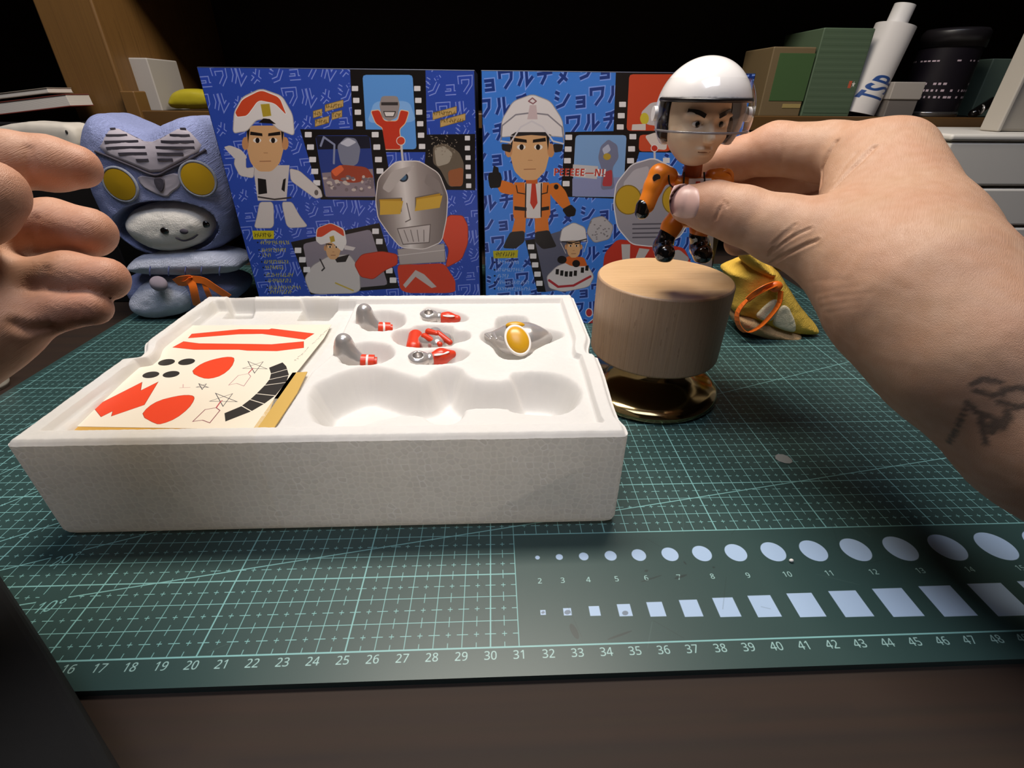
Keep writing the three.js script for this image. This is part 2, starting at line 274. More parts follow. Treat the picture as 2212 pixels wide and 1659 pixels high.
function trayGeometry() {
  const nx = 340, nz = 220, pos = [], idx = [], col = [], uv = [], R = 0.3, cx = (T.x0 + T.x1) / 2, cz = (T.z0 + T.z1) / 2, hx = (T.x1 - T.x0) / 2, hz = (T.z1 - T.z0) / 2;
  const foot = (x, z) => {                                               // into the rounded, notched outline
    const qx = Math.abs(x - cx) - (hx - R), qz = Math.abs(z - cz) - (hz - R);
    if (qx > 0 && qz > 0) { const l = Math.hypot(qx, qz); if (l > R) { x = cx + Math.sign(x - cx) * (hx - R + qx * R / l); z = cz + Math.sign(z - cz) * (hz - R + qz * R / l); } }
    const n = notch(z), t = (x - cx) / hx; x -= n * Math.sign(t) * (t < 0 ? 0.72 : 0.36) * sstep(0.8, 1, Math.abs(t));
    if (t > 0) x -= 0.16 * sstep(0.85, 1, t) * sstep(6, 6.6, z) * (1 - sstep(7, 11, z));
    return [x, z];
  };
  const tint = (x, y, z) => { const age = clamp(fbm(x * 0.35 + 3, z * 0.35, y * 0.2) * 0.5 + 0.35, 0, 1) * (x < 21 ? 1 : 0.3); col.push(mix(0.95, 0.93, age), mix(0.935, 0.885, age), mix(0.915, 0.8, age)); };
  for (let k = 0; k <= nz; k++) for (let i = 0; i <= nx; i++) { const u = T.x0 + (T.x1 - T.x0) * i / nx, w = T.z0 + (T.z1 - T.z0) * k / nz, [x, z] = foot(u, w), y = trayTop(u, w); pos.push(x, y, -z); tint(x, y, z); uv.push(x * CM, z * CM); }
  for (let k = 0; k < nz; k++) for (let i = 0; i < nx; i++) { const a = k * (nx + 1) + i; idx.push(a, a + 1, a + nx + 2, a, a + nx + 2, a + nx + 1); }
  const topCount = idx.length, loop = []; for (let i = 0; i <= nx; i++) loop.push(i); for (let k = 1; k <= nz; k++) loop.push(k * (nx + 1) + nx); for (let i = nx - 1; i >= 0; i--) loop.push(nz * (nx + 1) + i); for (let k = nz - 1; k >= 1; k--) loop.push(k * (nx + 1));
  const rings = []; const ys = [null, 4.6, 3.6, 2.4, 1.2, 0.5, 0.28, 0.12, 0.02, 0.02];
  let along = 0;
  ys.forEach((yy, r) => {
    const ring = []; along = 0;
    loop.forEach((a, j) => {
      const x = pos[3 * a], z = -pos[3 * a + 2], b = loop[(j + 1) % loop.length]; const inset = r === 0 ? 0 : r < 5 ? 0.02 * (5 - yy) * -0 : [0, 0.06, 0.18, 0.36, 1.2][r - 5];
      const px = cx + (x - cx) * (1 - inset / hx), pz = cz + (z - cz) * (1 - inset / hz), py = yy === null ? pos[3 * a + 1] : yy;
      ring.push(pos.length / 3); pos.push(px, py, -pz); tint(px, py, pz); uv.push(along * CM, py * CM + 0.31); along += Math.hypot(pos[3 * b] - pos[3 * a], pos[3 * b + 2] - pos[3 * a + 2]);
    });
    rings.push(ring);
  });
  for (let r = 0; r + 1 < rings.length; r++) for (let j = 0; j < loop.length; j++) { const a = rings[r][j], b = rings[r][(j + 1) % loop.length], c = rings[r + 1][(j + 1) % loop.length], d = rings[r + 1][j]; idx.push(a, d, c, a, c, b); }
  const whole = (index) => { const g = new THREE.BufferGeometry(); g.setAttribute('position', new THREE.Float32BufferAttribute(pos, 3)); g.setAttribute('color', new THREE.Float32BufferAttribute(col, 3)); g.setAttribute('uv', new THREE.Float32BufferAttribute(uv, 2)); g.setIndex(index); g.computeVertexNormals(); return g; };
  return [whole(idx.slice(0, topCount)), whole(idx.slice(topCount))];
}
function beadMaps() {                                                     // cells of the foam beads, about 4 mm across, 6 cm a tile
  const n = 768, cells = 17, pts = [];
  for (let j = 0; j < cells; j++) for (let i = 0; i < cells; i++) pts.push([(i + 0.15 + 0.7 * rnd()) / cells, (j + 0.15 + 0.7 * rnd()) / cells, rnd()]);
  const h = new Float32Array(n * n), own = new Float32Array(n * n);
  for (let j = 0; j < n; j++) for (let i = 0; i < n; i++) {
    const x = i / n, y = j / n, ci = Math.floor(x * cells), cj = Math.floor(y * cells); let a = 9, b = 9, w = 0;
    for (let q = -2; q <= 2; q++) for (let p = -2; p <= 2; p++) { const t = pts[((cj + q + cells) % cells) * cells + (ci + p + cells) % cells]; let dx = Math.abs(t[0] - x), dy = Math.abs(t[1] - y); dx = Math.min(dx, 1 - dx); dy = Math.min(dy, 1 - dy); const d = Math.hypot(dx, dy); if (d < a) { b = a; a = d; w = t[2]; } else if (d < b) b = d; }
    h[j * n + i] = (b - a) * cells; own[j * n + i] = w;
  }
  return [data(n, n, (i, j) => { const e = h[j * n + i], w = own[j * n + i]; return 90 + 130 * Math.min(1, e * 2.4) * (0.55 + 0.45 * w) - (w > 0.93 ? 60 : 0); }),
    data(n, n, (i, j) => { const e = Math.min(1, h[j * n + i] * 3.2), w = own[j * n + i], s = w > 0.965 && e < 0.5 ? 26 : 0; const v = 243 + 7 * (1 - e) - 9 * w * e + s; return [v, v * 0.994, v * 0.978]; }, true)];
}
const [beadBump, beadColor] = beadMaps();
const foam = phys(0xffffff, 0.9, { transmission: 0.42, thickness: 0, specularIntensity: 0.4, vertexColors: true, map: times(beadColor, 1 / 0.05), bumpMap: times(beadBump, 1 / 0.05), bumpScale: 0.0002 }), foamTop = phys(0xffffff, 0.9, { transmission: 0.42, thickness: 0, specularIntensity: 0.4, vertexColors: true, bumpMap: times(beadBump, 1 / 0.05), bumpScale: 0.00003 });
const tray = thing('foam_tray', 'white polystyrene tray with moulded hollows for toy pieces', 'tray', [23.65, 0, -13]);
const [trayTopShape, trayWallShape] = trayGeometry();
part('tray_top', trayTopShape, foamTop, tray);
part('tray_wall', trayWallShape, foam, tray);
part('tray_base', slab(round([[T.x0 + 0.5, -T.z0 - 0.5], [T.x1 - 0.5, -T.z0 - 0.5], [T.x1 - 0.5, -T.z1 + 0.5], [T.x0 + 0.5, -T.z1 + 0.5]], 1), 0.021, 0.05), std('#f6f3ee', 0.9), tray);

// the sheet of stickers lying in the tray, its print drawn in the sheet's own cm
const SY = 4.66, sheetPts = lvl([[398, 703], [716, 701], [700, 730], [640, 805], [553, 929], [400, 925], [158, 921], [250, 836]], SY);
const SX0 = 11.5, SZ1 = 18.5, SS = 110;
const sheetMap = canvas(1100, 1500, (c) => {
  c.fillStyle = '#e6dbc8'; c.fillRect(0, 0, 1100, 1500);
  const P = (u, v) => { const p = onY(u, v, SY); return [(p.x - SX0) * SS, (SZ1 + p.z) * SS]; };
  const q = (a, b) => P(300 + a * 0.1989, 640 + b * 0.1989), r = (a, b) => P(a * 0.31646, 600 + b * 0.31646);
  const poly = (pts, f, s, w = 2, close = true) => { c.beginPath(); pts.forEach((p, i) => (i ? c.lineTo(...p) : c.moveTo(...p))); if (close) c.closePath(); if (f) { c.fillStyle = f; c.fill(); } if (s) { c.strokeStyle = s; c.lineWidth = w; c.stroke(); } };
  const Q = (list) => list.map(([a, b]) => q(a, b)), red = '#e0401a', edge = '#8e2b1a';
  poly(Q([[575, 408], [1100, 358], [1415, 360], [1440, 350], [1905, 405], [1800, 470], [1340, 408], [1080, 412], [535, 455]]), red, edge);
  poly(Q([[485, 490], [650, 512], [1200, 518], [1440, 522], [1790, 490], [1790, 560], [1500, 595], [1180, 590], [1090, 580], [600, 580], [365, 555]]), red, edge);
  for (const [a, b] of [[300, 717], [518, 712], [130, 853], [350, 847]]) poly(Array.from({ length: 24 }, (_, i) => { const t = i / 24 * 2 * Math.PI, x = 92 * Math.cos(t), y = 34 * Math.sin(t); return q(a + x, b + y - x * 0.13); }), '#26221f');
  poly(Q(round([[565, 828], [640, 755], [740, 705], [880, 668], [990, 655], [1045, 675], [1005, 775], [900, 860], [780, 896], [690, 890]], 1)), red, edge);
  poly(Q(round([[22, 1298], [100, 1200], [220, 1130], [400, 1085], [520, 1070], [598, 1082], [602, 1125], [540, 1220], [400, 1330], [250, 1388], [185, 1388]], 1)), red, edge);
  poly([[635, 882], [970, 712], [960, 770], [1080, 710], [985, 868], [760, 945], [770, 910], [690, 950]].map((p) => r(...p)), red, edge);
  poly(Q([[1415, 775], [1560, 718], [1600, 760], [1628, 850], [1600, 935], [1480, 1080], [1360, 1168], [1220, 1250], [940, 1360], [930, 1270], [1110, 1195], [1210, 1120], [1280, 1055], [1370, 965], [1420, 900], [1435, 840]]), '#26221f');
  for (const l of [[[1430, 842], [1618, 790]], [[1405, 907], [1630, 858]], [[1360, 967], [1602, 935]], [[1270, 1057], [1482, 1080]], [[1205, 1120], [1368, 1170]], [[1108, 1185], [1225, 1250]]]) poly(Q(l), null, '#e9dfcd', 5, false);
  const star = (a, b, s) => poly([0, 2, 4, 1, 3].map((k) => { const t = k * 2 * Math.PI / 5 - 0.9; return q(a + s * Math.cos(t) * 1.25, b + s * Math.sin(t) * 0.62); }), null, '#2a2a33', 3);
  star(920, 1118, 125); star(1262, 765, 112); star(690, 978, 55);
  poly(Q([[585, 1360], [720, 1230], [840, 1210], [880, 1240], [770, 1375], [690, 1345]]), null, '#7c3a48', 4); poly(Q([[840, 1210], [890, 1140], [910, 1130]]), null, '#b0404a', 6, false);
  poly(Q([[975, 965], [1080, 860], [1190, 840], [1215, 870], [1140, 975], [1060, 945]]), null, '#a06a72', 3); poly(Q([[1190, 835], [1240, 780]]), null, '#b0404a', 6, false);
  poly(Q([[440, 995], [560, 990]]), null, '#c9a09a', 4, false); poly(Q([[480, 955], [480, 990]]), null, '#c9a09a', 4, false);
  for (let i = 0; i < 40; i++) { const t = i / 39; if (t > 0.4 && t < 0.5) continue; const a = mix(1690, 2060, t), b = mix(700, 345, t); poly(Q([[a, b], [a + 6 + rnd() * 14, b + (rnd() - 0.6) * 26]]), null, '#4c463f', 2, false); }
});
const sheet = thing('sticker_sheet', 'cream sticker sheet with red and black cut-out stickers in the tray', 'sticker sheet', [16, SY - 0.06, -12]);
const film = (pts, y, t, m, nm, label) => { const g = slab(pts, y, t), p = g.attributes.position, uv = new Float32Array(p.count * 2); for (let i = 0; i < p.count; i++) { uv[2 * i] = (p.getX(i) - SX0) * SS / 1100; uv[2 * i + 1] = 1 - (SZ1 + p.getZ(i)) * SS / 1500; } g.setAttribute('uv', new THREE.BufferAttribute(uv, 2)); return part(nm, g, m, sheet, label); };
film(sheetPts.map(([x, z]) => [x, -z]), SY - 0.02, 0.02, std(0xffffff, 0.5, { map: sheetMap }), 'printed_film');
film(lvl([[150, 916], [552, 922], [500, 932], [400, 934], [150, 933], [138, 928]], SY - 0.02).map(([x, z]) => [x, -z]), SY - 0.05, 0.03, std('#c89a45', 0.5), 'backing_strip', 'tan backing strip along the front edge');
film(lvl([[545, 930], [632, 806], [664, 804], [642, 850], [590, 929]], SY - 0.03).map(([x, z]) => [x, -z]), SY - 0.05, 0.05, std('#c9a558', 0.4), 'backing_strip', 'tan backing strip along the right edge');

// ------------------------------------------------------------------ the two printed toy boxes behind the tray
const KANA = {                                                            // katakana as strokes in a unit square
  ji: [[[0.1, 0.12], [0.3, 0.24]], [[0.06, 0.4], [0.26, 0.52]], [[0.12, 0.92], [0.5, 0.82], [0.82, 0.36]], [[0.7, 0.04], [0.78, 0.18]], [[0.86, 0], [0.94, 0.14]]],
  shi: [[[0.1, 0.12], [0.34, 0.24]], [[0.06, 0.4], [0.3, 0.52]], [[0.12, 0.92], [0.55, 0.8], [0.92, 0.3]]],
  yu: [[[0.2, 0.5], [0.7, 0.5], [0.66, 0.9]], [[0.08, 0.9], [0.92, 0.9]]],
  yo: [[[0.2, 0.4], [0.8, 0.4], [0.8, 0.95], [0.18, 0.95]], [[0.26, 0.67], [0.8, 0.67]]],
  wa: [[[0.15, 0.45], [0.15, 0.12], [0.85, 0.12], [0.8, 0.5], [0.4, 0.95]]],
  ru: [[[0.3, 0.1], [0.3, 0.55], [0.08, 0.95]], [[0.58, 0.08], [0.58, 0.9], [0.94, 0.55]]],
  chi: [[[0.2, 0.2], [0.55, 0.15], [0.8, 0.06]], [[0.06, 0.45], [0.94, 0.42]], [[0.55, 0.15], [0.52, 0.6], [0.28, 0.96]]],
  me: [[[0.8, 0.15], [0.6, 0.6], [0.15, 0.95]], [[0.3, 0.4], [0.8, 0.85]]],
};
function kana(c, x, y, s, name, outer, inner, w) {
  for (const [col, lw] of [[outer, w], [inner, w * 0.58]]) { c.strokeStyle = col; c.lineWidth = lw; c.lineJoin = 'miter'; c.lineCap = 'butt'; for (const st of KANA[name]) { c.beginPath(); st.forEach(([a, b], i) => (i ? c.lineTo(x + a * s, y + b * s) : c.moveTo(x + a * s, y + b * s))); c.stroke(); } }
}
const BH = 17.8, BW = 1050, BS = BW / 18;                                  // art in pixels, 58 to the cm
function art(x0, w, zf, K, draw) {
  return canvas(Math.round(w * BS), Math.round(BH * BS), (c, W, H) => {
    const M = (a, b) => { const [u, v] = K(a, b), p = onZ(u, v, zf); return [(p.x - x0) * BS, (BH - p.y) * BS]; };
    const path = (pts, close = true) => { c.beginPath(); pts.map((p) => M(...p)).forEach((p, i) => (i ? c.lineTo(...p) : c.moveTo(...p))); if (close) c.closePath(); };
    const poly = (pts, f, s, lw = 2) => { path(pts); if (f) { c.fillStyle = f; c.fill(); } if (s) { c.strokeStyle = s; c.lineWidth = lw; c.lineJoin = 'round'; c.stroke(); } };
    const blob = (pts, f, s, lw) => poly(round(pts.flatMap((p, i) => { const q = pts[(i + 1) % pts.length]; return [p, [(p[0] + q[0]) / 2, (p[1] + q[1]) / 2]]; }), 2), f, s, lw);
    const line = (pts, s, lw = 2) => { path(pts, false); c.strokeStyle = s; c.lineWidth = lw; c.lineCap = 'round'; c.stroke(); };
    const oval = (a, b, rx, ry, f, s, lw, tilt = 0) => poly(Array.from({ length: 32 }, (_, i) => { const t = i / 16 * Math.PI, x = rx * Math.cos(t), y = ry * Math.sin(t); return [a + x * Math.cos(tilt) - y * Math.sin(tilt), b + x * Math.sin(tilt) + y * Math.cos(tilt)]; }), f, s, lw);
    const holes = (list, rw = 27, rh = 21, f = '#e9e4e4') => list.forEach(([a, b]) => blob([[a - rw, b - rh], [a + rw, b - rh], [a + rw, b + rh], [a - rw, b + rh]].flatMap((p, i, l) => [p, [(p[0] + l[(i + 1) % 4][0]) / 2, (p[1] + l[(i + 1) % 4][1]) / 2]]), f));
    const pictures = (pts, f) => poly(pts.flatMap((p, i, l) => { const a = l[(i + l.length - 1) % l.length], b = l[(i + 1) % l.length], k = (q) => { const d = Math.hypot(q[0] - p[0], q[1] - p[1]); return [p[0] + (q[0] - p[0]) * 28 / d, p[1] + (q[1] - p[1]) * 28 / d]; }; const e = k(a), g = k(b); return [e, [(p[0] * 2 + e[0] + g[0]) / 4, (p[1] * 2 + e[1] + g[1]) / 4], g]; }), f);
    const clipTo = (pts, f) => { c.save(); path(pts); c.clip(); f(); c.restore(); };
    const words = (list, f, size, bold = 'bold') => list.forEach(([a, b, t, rot = -0.04]) => { const [x, y] = M(a, b); c.save(); c.translate(x, y); c.rotate(rot); c.font = `${bold} ${size}px sans-serif`; c.fillStyle = f; c.fillText(t, 0, 0); c.restore(); });
    const scribble = (a, b, len, h, f, n) => { for (let i = 0; i < n; i++) { const x = a + len * i / n, w2 = len / n * 0.7; line([[x, b + (rnd() - 0.5) * h], [x + w2, b + (rnd() - 0.5) * h]], f, 2.2); line([[x + w2 * rnd(), b - h / 2], [x + w2 * rnd(), b + h / 2]], f, 2); } };
    draw({ c, W, H, M, poly, blob, line, oval, holes, pictures, clipTo, words, scribble });
  });
}
const face = (D, x, y, s, hair = '#1d1512', skin = '#d9a877') => {         // a plain cartoon face, eyes at (x, y)
  D.blob([[x - 1.15 * s, y - 0.9 * s], [x + 1.15 * s, y - 0.9 * s], [x + 1.25 * s, y + 0.3 * s], [x + 0.95 * s, y + 1.5 * s], [x + 0.4 * s, y + 2.05 * s], [x - 0.4 * s, y + 2.05 * s], [x - 0.95 * s, y + 1.5 * s], [x - 1.25 * s, y + 0.3 * s]], skin);
  for (const k of [-1, 1]) {
    D.oval(x + k * 1.28 * s, y + 0.25 * s, 0.22 * s, 0.42 * s, '#c98f60'); D.poly([[x + k * 1.22 * s, y - 0.8 * s], [x + k * 0.98 * s, y - 0.8 * s], [x + k * 1.1 * s, y + 0.25 * s]], hair);
    D.poly([[x + k * 0.18 * s, y - 0.22 * s], [x + k * 0.2 * s, y - 0.4 * s], [x + k * 0.95 * s, y - 0.52 * s], [x + k * 0.98 * s, y - 0.3 * s]], hair);
    D.oval(x + k * 0.52 * s, y + 0.05 * s, 0.26 * s, 0.16 * s, '#efe6dc'); D.oval(x + k * 0.5 * s, y + 0.05 * s, 0.13 * s, 0.17 * s, '#20140f');
  }
  D.line([[x - 0.1 * s, y + 0.85 * s], [x + 0.15 * s, y + 0.85 * s]], '#a8744c', 2); D.line([[x - 0.35 * s, y + 1.4 * s], [x + 0.35 * s, y + 1.38 * s]], '#a06a4a', 3);
};
const ZB = -27.5, box1 = { x0: 11.7, w: 17.55 }, box2 = { x0: 29.62, w: 18.1 };
function rows(D, words, dy, rot, size, outer, inner, w) {
  const { c, W, H } = D; c.save(); c.rotate(rot);
  for (let r = -2; r < H / dy + 3; r++) { let x = -80 - (r % 3) * 95, n = 0; while (x < W + 120) { const k = words[n % words.length], s = k === 'yu' || k === 'yo' || k === 'me' ? size * 0.82 : size; kana(c, x, r * dy + size - s + (((n * 7) % 3) - 1) * 2, s, k, outer, inner, w); x += s * 1.13; if (n % words.length === words.length - 1) x += size * 0.35; n++; } }
  c.restore();
}
const robot = (D, pts, goggles, mouth, lamp, light, mid, dark) => {        // a plain silver robot head, no character
  const xs = pts.map((p) => p[0]), a = D.M(Math.min(...xs), pts[0][1]), b = D.M(Math.max(...xs), pts[0][1]), gr = D.c.createLinearGradient(a[0], a[1], b[0], b[1]); gr.addColorStop(0, dark); gr.addColorStop(0.22, mid); gr.addColorStop(0.42, light); gr.addColorStop(0.62, mid); gr.addColorStop(1, dark);
  D.blob(pts, gr, light, 4);
  for (const g of goggles) { D.poly(g, '#b98a25', dark, 4); D.poly(g.map(([a, b], i) => [a + (i < 2 ? 12 : -6), b + (i % 3 ? 22 : 14)]), '#d3a63c'); }
  D.poly(mouth, '#c9bdb8', dark, 4); for (let i = 1; i < 5; i++) D.line([[mix(mouth[0][0], mouth[1][0], i / 5), mouth[0][1] + 10], [mix(mouth[3][0], mouth[2][0], i / 5), mouth[2][1] - 8]], dark, 3);
  if (lamp) { D.oval(lamp[0], lamp[1], 40, 38, '#22262f'); D.oval(lamp[0], lamp[1], 27, 26, '#4a6a86'); }
};
const art1 = art(box1.x0, box1.w, ZB, (a, b) => [440 + a * 0.27125, 200 + b * 0.27125], (D) => {
  const { c, W, H, poly, blob, line, oval, holes, pictures, clipTo, words, scribble } = D;
  c.fillStyle = '#2e4cae'; c.fillRect(0, 0, W, H);
  rows(D, ['ji', 'yu', 'wa', 'ru', 'me'], 82, -0.07, 60, '#8c9de6', '#2f4bb4', 16);
  const film = '#15100f';
  // film strips with plain pictures
  poly([[1165, -200], [1770, -200], [1785, 470], [1445, 470], [1190, 290]], film); pictures([[1265, -150], [1668, -150], [1700, 448], [1300, 448]], '#5f9be2');
  blob([[1300, 240], [1700, 230], [1640, 60], [1360, 60]], '#86b6ee'); blob([[1330, 140], [1400, 130], [1440, 220], [1545, 220], [1570, 130], [1640, 145], [1610, 240], [1560, 290], [1590, 450], [1400, 450], [1430, 280], [1370, 240]], '#c83a24', '#f3c9a0', 3);
  blob([[1400, 90], [1420, 20], [1545, 20], [1565, 90], [1545, 190], [1480, 225], [1420, 190]], '#9a8f8c'); poly([[1415, 70], [1550, 70], [1550, 95], [1415, 95]], '#3a3433'); poly([[1435, 145], [1530, 145], [1515, 185], [1450, 185]], '#e5dcd6', '#3a3433', 3);
  holes([[1205, -40], [1215, 55], [1228, 150], [1240, 243], [1705, -40], [1713, 55], [1720, 150], [1728, 243], [1735, 335], [1743, 425]], 26, 21);
  poly([[1780, 330], [2170, 325], [2170, 775], [1750, 772]], film); blob([[1830, 420], [1930, 400], [2040, 470], [2080, 560], [2070, 740], [1960, 750], [1890, 610], [1830, 560]], '#6a5d4e'); blob([[1840, 440], [1920, 420], [1990, 480], [1960, 560], [1860, 590]], '#a89d8d'); blob([[1950, 620], [2075, 590], [2070, 745], [1960, 745]], '#9a5a36'); for (let i = 0; i < 46; i++) { const x = 1800 + rnd() * 220, y = 345 + rnd() * 170; line([[x, y], [x + 26 * (rnd() - 0.5), y + 26 * (rnd() - 0.5)]], '#8b7e6e', 3); }
  holes([[2107, 358], [2107, 438], [2112, 515], [2112, 590], [2115, 665], [2117, 740]], 21, 19);
  poly([[765, 287], [1425, 290], [1480, 640], [1440, 858], [930, 850]], film); pictures([[885, 335], [1325, 335], [1375, 832], [962, 832]], '#2c3f86');
  clipTo([[890, 340], [1320, 340], [1370, 828], [970, 828]], () => { poly([[880, 330], [1330, 330], [1340, 440], [890, 450]], '#191a2a'); poly([[900, 640], [1400, 600], [1400, 860], [930, 860]], '#8f7f86'); blob([[1060, 420], [1130, 350], [1210, 360], [1250, 440], [1230, 560], [1160, 600], [1090, 560]], '#7f8193'); blob([[1080, 400], [1150, 355], [1220, 390], [1150, 430]], '#c6c6d2'); line([[930, 420], [955, 350], [1040, 410], [1035, 560]], '#8c92ad', 8); blob([[1010, 620], [1090, 570], [1300, 590], [1360, 680], [1200, 720], [1020, 690]], '#a0442f'); blob([[1010, 620], [1090, 570], [1120, 610], [1050, 670]], '#e2683e'); for (let i = 0; i < 40; i++) oval(960 + rnd() * 400, 660 + rnd() * 120, 10 + rnd() * 14, 8 + rnd() * 8, rnd() < 0.5 ? '#c9b8ae' : '#7b6b70'); });
  holes([[830, 330], [848, 430], [865, 530], [882, 625], [898, 717], [1367, 330], [1380, 430], [1393, 530], [1405, 622]], 28, 22);
  poly([[690, 1192], [1400, 1038], [1560, 1560], [850, 1612]], film); pictures([[785, 1205], [1330, 1088], [1470, 1535], [860, 1592]], '#8b818c');
  // the small pilot in the lower film strip
  blob([[800, 1480], [860, 1380], [1000, 1300], [1160, 1290], [1240, 1400], [1250, 1600], [850, 1610]], '#cfc6c2', '#9d9492', 3); line([[1050, 1520], [1190, 1580]], '#c8ac4a', 7); line([[925, 1330], [960, 1400], [940, 1420]], '#3a3434', 6); poly([[1040, 1320], [1160, 1290], [1130, 1350], [1060, 1355]], '#2a2322');
  face(D, 1030, 1228, 50); blob([[890, 1180], [895, 1080], [1010, 1035], [1120, 1085], [1140, 1200], [1100, 1270], [1020, 1190], [930, 1215]], '#e6dfda'); blob([[895, 1150], [905, 1080], [1010, 1040], [1110, 1090], [1120, 1150], [1030, 1090], [940, 1150]], '#d04424'); poly([[1000, 1150], [1035, 1140], [1045, 1185], [1010, 1195]], '#b89a30'); poly([[1120, 1215], [1210, 1235], [1190, 1260], [1120, 1250]], '#d9cfcb');
  holes([[748, 1258], [783, 1333], [818, 1412], [1370, 1105], [1400, 1187], [1480, 1420], [1510, 1497]], 27, 22);
  // the silver robot with red arms
  blob([[1540, 1370], [1700, 1370], [1920, 1360], [2010, 1500], [2010, 1600], [1570, 1600]], '#d2432a'); poly([[1590, 1535], [1690, 1415], [1760, 1450], [1860, 1550], [1820, 1560], [1690, 1470], [1610, 1560]], '#c6b7b2');
  blob([[1200, 1370], [1260, 1290], [1420, 1265], [1545, 1290], [1545, 1370], [1440, 1420], [1350, 1490], [1250, 1470]], '#d2432a', '#a52f1d', 3);
  blob([[1900, 1060], [1960, 975], [2070, 980], [2110, 1060], [2110, 1200], [2060, 1330], [1930, 1400], [1960, 1250], [1905, 1160]], '#d8482c', '#a52f1d', 3);
  poly([[1545, 1250], [1920, 1205], [1930, 1350], [1565, 1372]], '#b3a6a1', '#857a77', 3); line([[1550, 1300], [1925, 1255]], '#d9cfca', 3);
  line([[1590, 560], [1575, 400]], '#cfc6c1', 9); oval(1573, 380, 34, 34, '#d2432a', '#e6dcd6', 3);
  robot(D, [[1370, 860], [1390, 680], [1530, 545], [1720, 540], [1880, 640], [1950, 820], [1940, 1000], [1900, 1190], [1760, 1250], [1570, 1235], [1480, 1130], [1390, 1000]], [[[1395, 845], [1580, 840], [1575, 945], [1410, 960]], [[1690, 835], [1895, 795], [1890, 895], [1690, 930]]], [[1545, 1085], [1810, 1050], [1800, 1195], [1590, 1210]], [1592, 672], '#e6dcd6', '#a2958f', '#6e625e');
  blob([[1420, 760], [1500, 620], [1700, 570], [1560, 700], [1480, 800]], '#bdb2ac'); blob([[1780, 640], [1880, 700], [1920, 820], [1850, 780], [1760, 720]], '#8b7f7a'); line([[1620, 880], [1650, 1010], [1610, 1030]], '#6e625e', 4);
  // the big pilot in white
  poly([[385, 575], [680, 575], [655, 860], [425, 860]], '#cfc5c0'); poly([[425, 680], [490, 690], [500, 800], [430, 810]], '#1b1717'); poly([[650, 680], [640, 790], [615, 770], [630, 690]], '#1b1717'); line([[430, 830], [560, 850], [690, 835]], '#3b3433', 6);
  blob([[400, 590], [390, 680], [280, 660], [235, 570], [240, 520], [330, 520], [330, 600]], '#d6ccc7', '#a79d99', 2); blob([[245, 530], [150, 430], [200, 415], [290, 450], [340, 510], [320, 540]], '#d6ccc7');
  blob([[680, 600], [760, 620], [850, 700], [930, 770], [945, 830], [890, 845], [800, 780], [690, 700]], '#d6ccc7', '#a79d99', 2); oval(895, 795, 16, 22, '#6c6360');
  blob([[440, 870], [550, 870], [555, 1080], [395, 1080], [420, 980]], '#d3c9c4', '#a79d99', 2); blob([[615, 870], [700, 870], [760, 980], [830, 1070], [660, 1080]], '#d3c9c4', '#a79d99', 2);
  face(D, 485, 370, 125); blob([[225, 320], [235, 150], [300, 30], [450, -40], [620, 20], [705, 170], [720, 340], [590, 290], [500, 200], [410, 215], [340, 300]], '#e7dfdb', '#b9aeaa', 3);
  poly([[430, 235], [470, 200], [520, 205], [570, 245], [520, 240]], '#1d1512');
  blob([[240, 150], [300, 45], [450, -30], [600, 30], [660, 180], [560, 80], [430, 55], [340, 180], [260, 190]], '#d44a28', '#ffffff', 2); poly([[445, 85], [520, 80], [535, 180], [465, 190]], '#b59a2e', '#e6dfd0', 2);
  poly([[380, 1100], [555, 1100], [555, 1165], [390, 1170]], '#c9b91f'); scribble(400, 1135, 140, 34, '#3b3510', 7);
  [[1195, 240], [1255, 200], [1295, 70], [1350, 200], [1395, 150], [1455, 220], [1500, 190], [1555, 260], [1590, 180]].forEach(([y, n], i) => { oval(425 + i * 11, y, 6, 6, '#15100f'); scribble(445 + i * 10, y, n, 30, '#c6b53c', Math.round(n / 18)); });
  for (const [a, b, n] of [[870, 170, 70], [965, 120, 145], [885, 240, 110], [1020, 185, 80], [1830, 185, 190], [1890, 245, 200]]) poly([[a, b - 28], [a + n, b - 28 - n * 0.28], [a + n, b + 24 - n * 0.28], [a, b + 26]], '#c8a566', '#8f7132', 2), scribble(a + 6, b - n * 0.14, n - 12, 30, '#6e5421', Math.max(3, Math.round(n / 22)));
});
